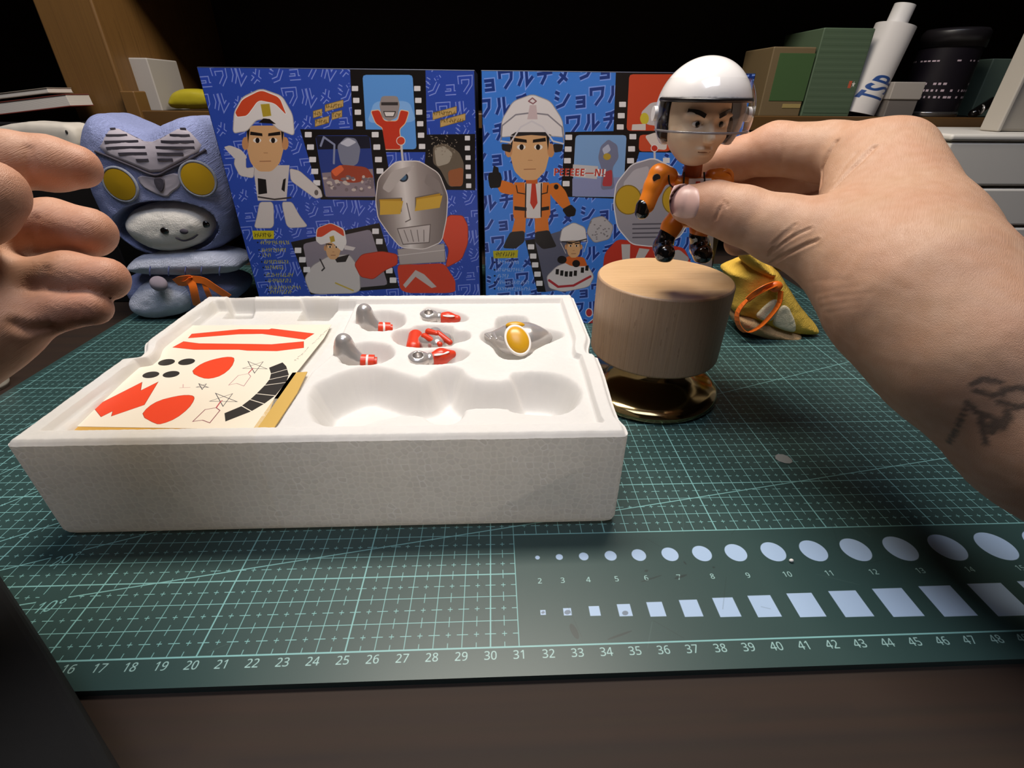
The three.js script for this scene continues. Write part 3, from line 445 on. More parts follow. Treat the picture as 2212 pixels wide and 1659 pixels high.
const art2 = art(box2.x0, box2.w, ZB, (a, b) => [1020 + a * 0.28029, 200 + b * 0.28029], (D) => {
  const { c, W, H, poly, blob, line, oval, holes, pictures, words, scribble } = D;
  c.fillStyle = '#4080dc'; c.fillRect(0, 0, W, H);
  rows(D, ['shi', 'yo', 'wa', 'ru', 'chi', 'me'], 88, -0.1, 66, '#86a6f6', '#1e3a86', 19);
  const film = '#15100f';
  poly([[1110, -200], [1640, -200], [1640, 460], [1290, 455], [1180, 820], [680, 800], [715, 300], [1090, 292]], film);
  pictures([[1212, -150], [1640, -150], [1600, 290], [1190, 290]], '#cc4a2c'); blob([[1300, 150], [1380, 70], [1500, 60], [1540, 180], [1480, 260], [1340, 240]], '#cbc2c2'); oval(1330, 195, 34, 45, '#d2bf3a'); poly([[1235, 240], [1340, 235], [1340, 285], [1230, 285]], '#d8cfc9');
  pictures([[1290, 320], [1540, 320], [1530, 450], [1285, 450]], '#cf4f30'); blob([[1330, 330], [1420, 300], [1510, 350], [1500, 440], [1400, 430]], '#e2d5cc');
  pictures([[795, 322], [1192, 322], [1165, 805], [768, 800]], '#7fa6d6'); poly([[770, 660], [1172, 650], [1165, 800], [770, 798]], '#8d93bb'); blob([[970, 500], [990, 410], [1050, 355], [1120, 400], [1130, 500], [1080, 580], [1100, 740], [990, 750], [1000, 600]], '#777b96'); blob([[1000, 430], [1050, 390], [1070, 440], [1020, 480]], '#b9bdd2'); oval(1040, 490, 30, 26, '#b89a3a'); blob([[1020, 610], [1080, 590], [1080, 720], [1000, 720]], '#b23f45');
  holes([[1160, 85], [1150, 172], [1142, 260], [742, 340], [738, 432], [732, 522], [722, 700], [1240, 335], [1230, 430], [1222, 522], [1500, 520]], 27, 21);
  poly([[775, 550], [970, 565], [960, 665], [770, 645]], '#c9c4c4'); words([[618, 640, 'PEEEEE—N!', 0.01]], '#f4ece8', 41); words([[622, 637, 'PEEEEE—N!', 0.01]], '#c23a2c', 39);
  // the silver robot with round yellow eyes
  blob([[1020, 1240], [1120, 1130], [1300, 1150], [1500, 1170], [1640, 1200], [1700, 1330], [1640, 1420], [1000, 1420]], '#c83c2c'); poly([[1150, 1170], [1220, 1170], [1215, 1330], [1160, 1330]], '#c9c0bb'); poly([[1290, 1200], [1370, 1210], [1290, 1340], [1240, 1330]], '#c9c0bb'); blob([[1520, 1230], [1600, 1210], [1680, 1280], [1640, 1340], [1530, 1320]], '#b4aca8');
  line([[1410, 540], [1408, 440]], '#cfc8cc', 9); oval(1408, 425, 26, 26, '#c83c2c', '#e9e4e6', 3);
  blob([[1090, 860], [1110, 700], [1230, 550], [1400, 500], [1560, 580], [1680, 740], [1700, 960], [1600, 1120], [1400, 1190], [1230, 1170], [1120, 1040]], '#9f99a0', '#e9e4e6', 5); blob([[1160, 700], [1250, 590], [1370, 560], [1340, 720], [1220, 800]], '#bdb7bd');
  oval(1205, 825, 100, 112, '#c79f2d', '#8a6d22', 4); oval(1560, 825, 90, 110, '#c79f2d', '#8a6d22', 4); for (const y of [1015, 1050, 1085, 1118]) line([[1240, y], [1480, y - 4]], '#5f5a62', 6);
  blob([[880, 1080], [920, 970], [1010, 950], [1090, 1030], [1060, 1130], [940, 1160]], '#b9b3b4', '#8d8788', 3); for (let i = 0; i < 22; i++) oval(910 + rnd() * 150, 980 + rnd() * 150, 7, 5, '#7f797b');
  // the small pilot in the white ship, and the film strip below
  poly([[405, 1140], [480, 1128], [700, 1060], [860, 1500], [560, 1540], [505, 1540]], '#5c5d70'); poly([[405, 1140], [478, 1128], [565, 1540], [500, 1540]], film); holes([[450, 1190], [467, 1262], [482, 1330], [500, 1402], [515, 1473]], 25, 20);
  blob([[570, 1420], [650, 1340], [760, 1300], [880, 1320], [940, 1420], [900, 1500], [700, 1540], [590, 1510]], '#d9d1cf', '#a49c9c', 3); line([[590, 1450], [660, 1500], [780, 1490], [910, 1420]], '#b23038', 11); for (const [x, y] of [[655, 1385], [690, 1395], [725, 1402], [760, 1402], [795, 1396], [850, 1372], [885, 1356]]) poly([[x - 12, y - 22], [x + 12, y - 22], [x + 9, y + 20], [x - 15, y + 18]], '#1b1717');
  blob([[690, 1300], [740, 1260], [860, 1270], [890, 1340], [760, 1340]], '#d0642a'); oval(690, 1290, 36, 30, '#1b1717'); oval(800, 1320, 30, 28, '#1b1717'); face(D, 780, 1180, 46); blob([[670, 1150], [690, 1050], [780, 1000], [870, 1040], [885, 1150], [780, 1140]], '#e0d9d6', '#a49c9c', 3); line([[690, 1150], [780, 1155], [880, 1130]], '#2a2627', 5); line([[680, 1160], [720, 1240]], '#cfc8c6', 3); line([[890, 1140], [860, 1230]], '#cfc8c6', 3);
  // the big pilot in orange
  const or = '#d8752a';
  blob([[310, 700], [600, 690], [600, 960], [310, 960]].flatMap((p, i, l) => [p, [(p[0] + l[(i + 1) % 4][0]) / 2, (p[1] + l[(i + 1) % 4][1]) / 2]]), or); poly([[315, 740], [320, 690], [590, 690], [590, 970], [315, 970]], or); poly([[400, 690], [540, 690], [525, 970], [415, 965]], '#d9d1cd'); poly([[455, 700], [485, 700], [500, 850], [470, 900], [443, 850]], '#c23a26'); line([[410, 700], [405, 960]], '#1b1717', 5); line([[530, 700], [528, 955]], '#1b1717', 5); poly([[320, 875], [415, 885], [415, 912], [320, 905]], '#1b1717'); poly([[525, 885], [590, 875], [590, 903], [525, 912]], '#1b1717'); line([[335, 715], [345, 770], [400, 780]], '#1b1717', 4); line([[535, 780], [575, 770], [580, 715]], '#1b1717', 4);
  poly([[410, 640], [500, 640], [500, 700], [410, 700]], '#c9622a');
  blob([[320, 700], [310, 790], [210, 770], [170, 690], [215, 670]], or); blob([[115, 650], [125, 615], [210, 610], [225, 660], [210, 730], [130, 735]], '#15100f'); poly([[150, 615], [160, 560], [195, 575], [200, 615]], '#1b1717');
  blob([[590, 700], [660, 690], [720, 760], [760, 870], [700, 900], [600, 790]], or); oval(645, 725, 18, 20, '#15100f'); blob([[690, 900], [760, 860], [800, 900], [790, 950], [730, 960]], '#15100f');
  poly([[325, 970], [410, 970], [405, 1080], [300, 1080]], or); poly([[480, 970], [580, 960], [590, 1070], [480, 1080]], or); blob([[290, 1075], [400, 1065], [400, 1150], [330, 1205], [230, 1200], [260, 1130]], '#262223'); blob([[480, 1075], [590, 1060], [620, 1130], [650, 1190], [540, 1210], [480, 1150]], '#262223');
  face(D, 440, 410, 128); blob([[212, 340], [225, 200], [310, 60], [460, 5], [600, 60], [690, 200], [710, 340], [600, 330], [450, 300], [320, 330]], '#e4dddc', '#a9a2a4', 3); poly([[290, 325], [330, 300], [560, 300], [610, 325], [560, 330], [450, 322], [340, 332]], '#2a2526');
  line([[215, 380], [225, 250], [330, 165], [450, 150], [580, 165], [690, 260], [705, 380]], '#8b868d', 5); line([[215, 370], [290, 380], [370, 260], [455, 215], [540, 260], [620, 370], [700, 390]], '#d7d1d4', 6); blob([[220, 390], [300, 395], [290, 460], [225, 440]], '#2a2526'); blob([[620, 390], [700, 395], [690, 450], [630, 460]], '#2a2526');
  line([[430, 60], [460, 35], [490, 60], [465, 80], [430, 60]], '#8c5a60', 4); poly([[440, 90], [490, 90], [500, 200], [420, 200]], '#cfb9ba');
  poly([[155, 1222], [350, 1215], [345, 1275], [160, 1280]], '#b9ad1c'); scribble(175, 1248, 155, 32, '#3b3510', 8);
  [[1310, 170], [1368, 210], [1415, 90], [1465, 250], [1515, 260]].forEach(([y, n], i) => { oval(168, y, 7, 7, '#101a3a'); scribble(190, y, n, 28, '#a9bbe6', Math.round(n / 18)); });
  oval(900, 1700, 26, 32, '#b8323a', '#e6e0e0', 4); line([[905, 1790], [960, 1745]], '#e6e0e0', 26); line([[905, 1790], [960, 1745]], '#b8323a', 16);
  poly([[1880, -200], [1960, -200], [1870, 1900], [1790, 1900]], '#0c0a0b'); poly([[1800, 900], [1880, 880], [1850, 1380], [1760, 1370]], '#7f7a7c');
});
const toyBox = (b, map, label) => {
  const t = thing('toy_box', label, 'box', [b.x0 + b.w / 2, 0, ZB - 4], undefined), gloss = phys(0xffffff, 0.38, { map });
  const body = part('carton', box(b.x0, b.x0 + b.w, 0, BH, ZB - 8, ZB - 0.03, 0.06), std('#141a33', 0.5), t);
  part('front_print', new THREE.PlaneGeometry(b.w - 0.12, BH - 0.12).translate(b.x0 + b.w / 2, BH / 2, ZB), gloss, t);
  return t;
};
toyBox(box1, art1, 'dark blue toy box with a white-suited pilot and a red and silver robot');
toyBox(box2, art2, 'lighter blue toy box with an orange-suited pilot behind the wooden block');

// ------------------------------------------------------------------ the wooden block on its brass foot
const stand = thing('wooden_stand', 'round beech wood block on a flared brass foot, right of the white tray', 'stand', [40.2, 0, -17.2]);
const beech = canvas(1536, 512, (c, w, h) => { c.fillStyle = '#a88b70'; c.fillRect(0, 0, w, h); for (let i = 0; i < 2600; i++) { c.strokeStyle = rnd() < 0.6 ? '#7a5637' : '#d8b48a'; c.globalAlpha = 0.05 + rnd() * 0.13; c.lineWidth = 0.7 + rnd() * 2; const x = rnd() * w, y = rnd() * h, l = 20 + rnd() * 220; c.beginPath(); c.moveTo(x, y); c.lineTo(x + (rnd() - 0.5) * 5, y + l); c.stroke(); } for (let i = 0; i < 130; i++) { c.globalAlpha = 0.35; c.fillStyle = '#4e3520'; c.fillRect(rnd() * w, rnd() * h, 2, 5 + rnd() * 12); }
  c.globalAlpha = 0.35; c.strokeStyle = '#4e3520'; c.lineWidth = 5; const cx = w * 0.985 - w * 0.0; for (const ox of [0, -w]) { c.save(); c.translate(cx + ox, h * 0.62); c.beginPath(); c.arc(0, 0, 62, 2.6, 6.4); c.stroke(); c.beginPath(); c.moveTo(-30, 10); c.lineTo(25, 12); c.lineTo(25, 45); c.lineTo(-30, 40); c.closePath(); c.stroke(); c.beginPath(); c.moveTo(-40, -110); c.lineTo(-30, -70); c.moveTo(60, -90); c.lineTo(52, -62); c.stroke(); c.restore(); } c.globalAlpha = 1; });
beech.wrapS = THREE.RepeatWrapping; beech.offset.x = 0.02;
const endGrain = canvas(512, 512, (c, w) => { c.fillStyle = '#cda87c'; c.fillRect(0, 0, w, w); for (let i = 0; i < 700; i++) { c.strokeStyle = rnd() < 0.5 ? '#8f6a42' : '#e8cba4'; c.globalAlpha = 0.05 + rnd() * 0.1; c.lineWidth = 1 + rnd() * 2; c.beginPath(); const y = rnd() * w; c.moveTo(rnd() * w, y); c.lineTo(rnd() * w, y + (rnd() - 0.5) * 30); c.stroke(); } c.globalAlpha = 1; });
const side = lathe([[3.6, 2.78], [3.78, 2.84], [3.84, 2.96], [3.86, 5], [3.86, 7.38], [3.82, 7.45], [3.76, 7.49]], 96).rotateY(Math.PI).translate(40.2, 0, -17.2);
part('wood_side', side, std(0xffffff, 0.5, { map: beech }), stand);
part('wood_top', new THREE.CircleGeometry(3.76, 96).rotateX(-Math.PI / 2).translate(40.2, 7.49, -17.2), phys(0xffffff, 0.4, { map: endGrain }), stand, 'pale smooth top');
part('wood_bottom', new THREE.CircleGeometry(3.6, 64).rotateX(Math.PI / 2).translate(40.2, 2.78, -17.2), std('#6b4a2c', 0.6), stand);
part('brass_foot', lathe([[0, 0], [4.1, 0], [4.28, 0.08], [4.38, 0.26], [4.36, 0.46], [4.2, 0.66], [3.9, 0.82], [3.4, 0.98], [2.85, 1.2], [2.4, 1.52], [2.15, 1.9], [2.08, 2.3], [2.2, 2.55], [2.6, 2.7], [2.7, 2.78], [0, 2.78]].reverse().reverse(), 96).translate(40.2, 0, -17.2), std('#a38f66', 0.13, { metalness: 1 }), stand);

// ------------------------------------------------------------------ toy pieces in the hollows of the tray
const silver = std('#cbc6c2', 0.24, { metalness: 0.6 }), redPaint = phys('#d23a1c', 0.35), yellowPaint = phys('#cf9a1e', 0.3), whitePaint = phys('#ece6df', 0.4), blackPaint = phys('#100e0e', 0.22);
const tp = (a, b, y) => onY(700 + a * 0.14467, 640 + b * 0.14467, y), hp = (a, b, y) => onY(1000 + a * 0.15371, 640 + b * 0.15371, y);
function boot(label, heel, knee, top) {                                   // lies on its side: sole towards the left, shaft to the right
  const dir = knee.clone().sub(heel).setY(0).normalize(), toe = heel.clone().addScaledVector(V(0, 1, 0), 1.15).addScaledVector(dir, 0.1);
  const f = (x, y, z) => smin(smin(capsule(heel, toe, 0.55, 0.36)(x, y, z), smin(capsule(heel.clone().lerp(toe, 0.3), knee.clone().lerp(heel, 0.1), 0.5, 0.36)(x, y, z), capsule(heel.clone().lerp(toe, 0.75), knee.clone().lerp(heel, 0.25), 0.34, 0.34)(x, y, z), 0.4), 0.5), ellipsoid(heel.clone().add(V(0, 0.2, 0)), 0.45, 0.6, 0.5)(x, y, z), 0.3);
  const cut = (x, y, z) => Math.max(f(x, y, z), -((x - heel.x) * dir.x + (z - heel.z) * dir.z + 0.34));
  const b = thing('toy_boot', label, 'toy part', [heel.x, Math.min(heel.y, knee.y) - 0.5, heel.z], undefined);
  part('foot', meshField(cut, heel.clone().sub(V(1.2, 1, 1)), knee.clone().max(toe).add(V(0.8, 0.9, 1)), 0.05), silver, b);
  const ring = (a, c, r, m, n, l) => part(n, new THREE.CylinderGeometry(r, r, a.distanceTo(c), 28).applyQuaternion(new THREE.Quaternion().setFromUnitVectors(V(0, 1, 0), c.clone().sub(a).normalize())).translate(...a.clone().add(c).multiplyScalar(0.5).toArray()), m, b, l);
  const l = (t) => knee.clone().lerp(top, t); ring(l(-0.16), l(0.05), 0.36, whitePaint, 'cuff', 'white cuff'); ring(l(0.05), l(0.36), 0.4, redPaint, 'ring', 'red ring'); ring(l(0.36), l(0.5), 0.37, whitePaint, 'ring', 'white ring'); ring(l(0.5), l(0.85), 0.4, redPaint, 'ring', 'red ring'); ring(l(0.85), l(1), 0.28, redPaint, 'peg');
}
boot('small silver toy boot with red rings in the back hollow of the tray', tp(620, 470, 4.35), tp(790, 480, 4.35), tp(1020, 490, 4.2));
boot('small silver toy boot with red rings in the nearer left hollow of the tray', tp(320, 950, 4.35), tp(540, 975, 4.35), tp(790, 985, 4.25));
function arm(label, eye, wrist, tip, w) {                                 // a shoulder eyelet and a tapering red forearm with a silver stripe
  const a = thing('toy_limb', label, 'toy part', [eye.x, eye.y - 0.45, eye.z]), d = tip.clone().sub(wrist).normalize();
  const f = (x, y, z) => Math.max(smin(ellipsoid(eye, 0.62, 0.42, 0.62)(x, y, z), capsule(eye, wrist, 0.34, 0.26)(x, y, z), 0.2), -(capsule(eye.clone().add(V(0.05, 0.1, 0.1)), eye.clone().add(V(0.05, 1, 0.3)), 0.26, 0.26)(x, y, z)));
  part('shoulder', meshField(f, eye.clone().min(wrist).sub(V(0.9, 0.8, 0.9)), eye.clone().max(wrist).add(V(0.9, 0.8, 0.9)), 0.04), silver, a);
  part('cuff', ball(wrist, 0.3, 0.36, 0.36, 20, 14), silver, a);
  const g = chain([{ p: wrist.clone().addScaledVector(d, 0.25), r: 0.34 }, { p: wrist.clone().lerp(tip, 0.5), r: w }, { p: tip, r: 0.22 }], 0.2);
  part('forearm', meshField(g, wrist.clone().min(tip).sub(V(0.7, 0.7, 0.7)), wrist.clone().max(tip).add(V(0.7, 0.7, 0.7)), 0.045), redPaint, a, 'red forearm');
  const m = wrist.clone().lerp(tip, 0.55), n = V(0, 0.75, 0.66).multiplyScalar(w * 0.93);
  part('stripe', ball(V(0, 0, 0), w * 1.05, 0.06, 0.14, 20, 12).applyQuaternion(new THREE.Quaternion().setFromUnitVectors(V(1, 0, 0), d)).translate(m.x + n.x, m.y + n.y, m.z + n.z), whitePaint, a, 'white stripe');
}
arm('small red toy arm with a silver shoulder ring, far side of the tray', tp(1560, 300, 4.6), tp(1720, 320, 4.55), tp(1990, 335, 4.5), 0.36);
arm('small red toy arm with a silver shoulder ring, near middle of the tray', tp(1400, 945, 4.55), tp(1580, 940, 4.5), tp(1920, 860, 4.5), 0.42);
const torso = thing('toy_torso', 'small red and silver toy torso lying in the middle hollow of the tray', 'toy part', [tp(1600, 700, 4).x, 3.7, tp(1600, 700, 4).z]);
{
  const a = tp(1520, 690, 4.35), b = tp(1830, 660, 4.3), h = tp(1350, 700, 4.3);
  part('hip', meshField((x, y, z) => Math.max(capsule(h.clone().add(V(0, -0.1, 0.4)), h.clone().add(V(0, 0.1, -0.6)), 0.42, 0.4)(x, y, z), Math.abs(x - h.x) - 0.34) - 0.04, h.clone().sub(V(1, 1, 1.6)), h.clone().add(V(1, 1, 1.6)), 0.05), redPaint, torso, 'red hip block');
  part('waist', meshField(capsule(h, a, 0.3, 0.34), h.clone().sub(V(0.6, 0.6, 0.8)), a.clone().add(V(0.6, 0.6, 0.8)), 0.05), silver, torso);
  part('chest', meshField((x, y, z) => smin(capsule(a, b, 0.5, 0.42)(x, y, z), capsule(a.clone().add(V(0.5, 0.3, -0.5)), a.clone().add(V(0.7, 0.1, 0.5)), 0.4, 0.42)(x, y, z), 0.4), a.clone().sub(V(0.9, 1, 1.3)), b.clone().add(V(0.9, 1.2, 1.3)), 0.05), silver, torso);
  for (const [p, q] of [[tp(1500, 600, 4.75), tp(1730, 720, 4.6)], [tp(1560, 530, 4.95), tp(1680, 560, 4.95)], [tp(1700, 560, 4.9), tp(1880, 690, 4.55)]]) part('stripe', meshField(capsule(p, q, 0.2, 0.16), p.clone().min(q).sub(V(0.4, 0.4, 0.4)), p.clone().max(q).add(V(0.4, 0.4, 0.4)), 0.04), redPaint, torso, 'red stripe');
}
const shell = thing('toy_shell', 'silver toy half shell with a yellow oval lens at the tray end', 'toy part', [hp(780, 600, 4).x, 3.4, hp(780, 600, 4).z]);
{
  const c = hp(800, 600, 4.3), l = hp(330, 560, 4.5), r = hp(1330, 560, 4.35), eye = hp(770, 630, 5.0);
  const f = (x, y, z) => smin(smin(ellipsoid(c, 1.55, 0.95, 1.15)(x, y, z), capsule(c.clone().add(V(0.6, 0, 0)), r, 0.75, 0.12)(x, y, z), 0.5), capsule(c.clone().sub(V(0.6, 0, 0)), l, 0.6, 0.22)(x, y, z), 0.4);
  part('shell_body', meshField(f, c.clone().sub(V(3.2, 1.6, 1.8)), c.clone().add(V(3.8, 1.6, 1.8)), 0.06), silver, shell);
  const n = gradient(f, eye), q = new THREE.Quaternion().setFromUnitVectors(V(0, 0, 1), V(0.05, 0.72, 0.69).normalize());
  const s = hit(f, 1000 + 770 * 0.15371, 640 + 630 * 0.15371) ?? eye;
  part('lens_rim', new THREE.TorusGeometry(0.74, 0.1, 14, 48).scale(0.86, 1.15, 1).rotateZ(0.35).applyQuaternion(q).translate(s.x, s.y + 0.05, s.z), whitePaint, shell, 'white rim');
  part('lens', new THREE.SphereGeometry(0.74, 36, 20).scale(0.86, 1.15, 0.42).rotateZ(0.35).applyQuaternion(q).translate(s.x, s.y + 0.04, s.z), yellowPaint, shell, 'yellow oval lens');
  const e2 = hit(f, 1000 + 735 * 0.15371, 640 + 410 * 0.15371); if (e2) part('lens', ball(e2, 0.55, 0.22, 0.22), yellowPaint, shell, 'yellow lens edge');
  for (const [a, b] of [[[320, 540], [385, 600]], [[350, 530], [400, 575]], [[430, 520], [470, 600]]]) { const p = hp(a[0], a[1], 4.95), w = hp(b[0], b[1], 4.9); part('rib', meshField(capsule(p, w, 0.09, 0.07), p.clone().min(w).sub(V(0.2, 0.2, 0.2)), p.clone().max(w).add(V(0.2, 0.2, 0.2)), 0.03), silver, shell); }
}

// ------------------------------------------------------------------ the toy pilot held above the wooden block
const orange = phys('#dd7a1c', 0.35), gloveBlack = phys('#0d0b0b', 0.16, { clearcoat: 0.6 }), toySkin = phys('#ecd0b0', 0.45), hairDark = phys('#1a1310', 0.4), shellWhite = phys('#ece8e6', 0.25, { clearcoat: 0.5 });
const ZF = -14.5, fp = (u, v, dz = 0) => onZ(u, v, ZF + dz);
const fit = (f, pts, pad, h, o) => { const lo = pts[0].clone(), hi = pts[0].clone(); pts.forEach((p) => { lo.min(p); hi.max(p); }); return meshField(f, lo.subScalar(pad), hi.addScalar(pad), h); };
{
  const neck = fp(1497, 372), doll = thing('pilot_figure', 'small toy pilot in an orange suit and white visored helmet, held by the hand', 'figurine', [fp(1470, 556).x, fp(1470, 556).y, ZF]);
  const hc = fp(1505, 247, -0.1);                                          // middle of the head
  const head = (x, y, z) => {
    let d = ellipsoid(hc.clone().add(V(0, 0.15, 0)), 1.38, 1.7, 1.45)(x, y, z);
    d = smin(d, ellipsoid(hc.clone().add(V(0.02, -0.85, 0.22)), 1.02, 1.08, 1.08)(x, y, z), 0.7);
    d = smin(d, ellipsoid(hc.clone().add(V(0.04, -1.6, 0.62)), 0.66, 0.34, 0.5)(x, y, z), 0.5);
    d = smin(d, capsule(hc.clone().add(V(0.14, -0.35, 1.42)), hc.clone().add(V(0.2, -0.86, 1.6)), 0.1, 0.2)(x, y, z), 0.22);
    d = smin(d, ellipsoid(hc.clone().add(V(0.12, 0.02, 1.22)), 1.0, 0.16, 0.28)(x, y, z), 0.25);
    for (const k of [-1, 1]) { d = smin(d, ellipsoid(hc.clone().add(V(k * 1.42, -0.5, 0)), 0.2, 0.42, 0.3)(x, y, z), 0.1); d = smin(d, ellipsoid(hc.clone().add(V(k * 0.62 + 0.08, -0.78, 0.98)), 0.36, 0.3, 0.3)(x, y, z), 0.3); const e = ellipsoid(hc.clone().add(V(k * 0.52 + 0.12, -0.3, 1.52)), 0.3, 0.16, 0.2)(x, y, z); d = Math.max(d, -e) < d + 0.2 ? -smin(-d, e, 0.18) : d; }
    d = smin(d, ellipsoid(hc.clone().add(V(0.14, -1.3, 1.28)), 0.36, 0.09, 0.16)(x, y, z), 0.1); d = smin(d, ellipsoid(hc.clone().add(V(0.14, -1.5, 1.2)), 0.3, 0.09, 0.16)(x, y, z), 0.1);
    return d;
  };
  const hm = part('head', fit(head, [hc.clone().sub(V(1.8, 2.2, 1.8)), hc.clone().add(V(1.8, 2, 2.0))], 0.1, 0.055), toySkin, doll);
  const onHead = (dx, dy) => { const p = hc.clone().add(V(dx, dy, 3)); for (let i = 0; i < 80; i++) { const s = head(p.x, p.y, p.z); if (s < 0.004) break; p.z -= s * 0.7; } return p; };
  for (const k of [-1, 1]) {
    const a = onHead(k * 0.3 + 0.12, -0.02), b = onHead(k * 0.98 + 0.12, 0.16);
    part('eyebrow', ribbon([a, onHead(k * 0.62 + 0.12, 0.12), b], 0.17, 0.06, V(0, 1, 0)), hairDark, hm, 'dark slanted eyebrow');
    const e = onHead(k * 0.52 + 0.12, -0.33); part('eye', ball(e, 0.22, 0.13, 0.06, 20, 12), phys('#e9ded2', 0.3), hm); part('eye', ball(e.clone().add(V(0, 0, 0.05)), 0.1, 0.12, 0.04, 16, 10), gloveBlack, hm, 'dark pupil');
  }
  part('mouth', ribbon([onHead(-0.14, -1.4), onHead(0.14, -1.4), onHead(0.42, -1.39)], 0.045, 0.03, V(0, 1, 0)), phys('#8d5c45', 0.5), hm);
  part('hair', fit((x, y, z) => { const d = head(x, y, z) - 0.08, front = z - hc.z, up = y - hc.y; const keep = Math.min(front - 0.35 + Math.max(0, -up - 0.6) * 0.6, Math.max(0.62 - up, -9)); return Math.max(d, keep, -up - 1.1); }, [hc.clone().sub(V(1.9, 1.4, 1.9)), hc.clone().add(V(1.9, 2.1, 2))], 0.1, 0.06), hairDark, hm);
  // helmet: a thick white dome with an open face; clear visor on side pivots
  const c2 = hc.clone().add(V(0.3, 0.06, -0.25)), R = 2.02;
  const dome = (x, y, z) => Math.max(ellipsoid(c2, R, R * 1.06, R * 1.1)(x, y, z), -ellipsoid(c2, R - 0.26, R * 1.06 - 0.26, R * 1.1 - 0.26)(x, y, z), Math.min(c2.y + 0.52 - y, Math.max(z - c2.z - 0.05, c2.y - 1.3 - y)));
  part('helmet', fit(dome, [c2.clone().subScalar(2.4), c2.clone().addScalar(2.5)], 0.1, 0.06), shellWhite, doll);
  part('helmet_trim', new THREE.TorusGeometry(R - 0.1, 0.09, 10, 60, Math.PI).scale(1, 1.1, 1).rotateX(Math.PI / 2).translate(c2.x, c2.y + 0.5, c2.z + 0.02), phys('#1c191a', 0.3), doll, 'dark lower rim of the helmet');
  part('visor', new THREE.SphereGeometry(1, 64, 30, 0.02, Math.PI - 0.04, Math.PI * 0.3, Math.PI * 0.3).scale(R + 0.12, R * 1.1, R * 1.12 + 0.12).translate(c2.x, c2.y, c2.z + 0.05), phys('#ffffff', 0.03, { transmission: 1, thickness: 0, ior: 1.45, side: THREE.DoubleSide }), doll, 'clear swing-down visor');
  const rimPts = []; for (let i = 0; i <= 30; i++) { const t = Math.PI * (0.006 + 0.988 * i / 30), ph = Math.PI * 0.6, s = Math.sin(ph); rimPts.push(V(c2.x - Math.cos(t) * s * (R + 0.12), c2.y + Math.cos(ph) * R * 1.1, c2.z + 0.05 + Math.sin(t) * s * (R * 1.12 + 0.12))); }
  part('visor_edge', tube(rimPts, 0.05, 60, 8), phys('#b9b4b6', 0.1, { transmission: 0.6, thickness: 0 }), doll);
  for (const k of [-1, 1]) part('visor_pivot', new THREE.CylinderGeometry(0.3, 0.3, 0.16, 24).rotateZ(Math.PI / 2).translate(c2.x + k * (R + 0.1), c2.y - 0.05, c2.z), shellWhite, doll);
  // body
  const tor = [fp(1498, 388), fp(1490, 455), fp(1488, 480)];
  part('neck', new THREE.CylinderGeometry(0.4, 0.46, 0.75, 24).translate(neck.x, neck.y + 0.05, neck.z - 0.1), phys('#a8501a', 0.45), doll);
  part('torso', fit((x, y, z) => { const q = (y - tor[2].y) / (tor[0].y - tor[2].y), w = mix(0.72, 1.02, clamp(q, 0, 1)); const dx = Math.abs(x - mix(tor[2].x, tor[0].x, q)) - w + 0.3, dy = Math.abs(y - (tor[0].y + tor[2].y) / 2) - 1.12 + 0.3, dz = Math.abs(z - ZF) - 0.55 + 0.3; return Math.hypot(Math.max(dx, 0), Math.max(dy, 0), Math.max(dz, 0)) + Math.min(Math.max(dx, dy, dz), 0) - 0.3; }, [fp(1450, 360), fp(1550, 500)], 0.9, 0.05), orange, doll);
  const chest = ZF + 0.56;
  part('shirt', box(fp(1477, 400).x, fp(1524, 400).x, fp(0, 470).y, fp(0, 376).y, chest - 0.1, chest + 0.04, 0.04), shellWhite, doll, 'white shirt front');
  part('tie', box(fp(1491, 400).x, fp(1501, 400).x, fp(0, 440).y, fp(0, 382).y, chest, chest + 0.09, 0.04), redPaint, doll, 'small red tie');
  for (const [u, k] of [[1478, -1], [1521, 1]]) part('piping', tube([fp(u, 372, 0.45), fp(u + k, 392, 0.6), fp(u + 2 * k, 440, 0.6)], 0.045, 12, 6), hairDark, doll);
  part('pocket_line', tube([fp(1444, 378, 0.5), fp(1447, 398, 0.6), fp(1458, 406, 0.6), fp(1468, 400, 0.6)], 0.04, 16, 6), hairDark, doll);
  const limb = (pts, r) => chain(pts.map((p, i) => ({ p, r: r[i] })), 0.2);
  const aL = [fp(1424, 378, 0.1), fp(1412, 402, 0.25), fp(1396, 443, 0.5)], aR = [fp(1552, 384, -0.1), fp(1562, 388, -0.15), fp(1570, 425, -0.3)];
  part('arm', fit(limb([fp(1446, 380), ...aL], [0.38, 0.46, 0.42, 0.4]), [fp(1446, 380), ...aL], 0.7, 0.05), orange, doll); part('arm', fit(limb([fp(1538, 382), ...aR], [0.36, 0.4, 0.42, 0.38]), [fp(1538, 382), ...aR], 0.7, 0.05), orange, doll);
  part('elbow_hole', new THREE.CylinderGeometry(0.17, 0.17, 0.1, 20).rotateX(Math.PI / 2).translate(...fp(1418, 384, 0.58).toArray()), phys('#2a2622', 0.6), doll);
  part('shoulder_ring', new THREE.TorusGeometry(0.27, 0.12, 12, 24).translate(...fp(1567, 383, 0.15).toArray()), orange, doll);
  part('glove', fit(limb([fp(1390, 446, 0.55), fp(1387, 458, 0.6)], [0.36, 0.34]), [fp(1388, 452, 0.6)], 1.0, 0.045), gloveBlack, doll, 'glossy black glove'); part('glove', ball(fp(1572, 440, -0.35), 0.34, 0.4, 0.34), gloveBlack, doll);
  const lL = [fp(1462, 472), fp(1450, 490, 0.1), fp(1445, 503, 0.15)], lR = [fp(1512, 472), fp(1512, 490, 0), fp(1510, 505, 0)];
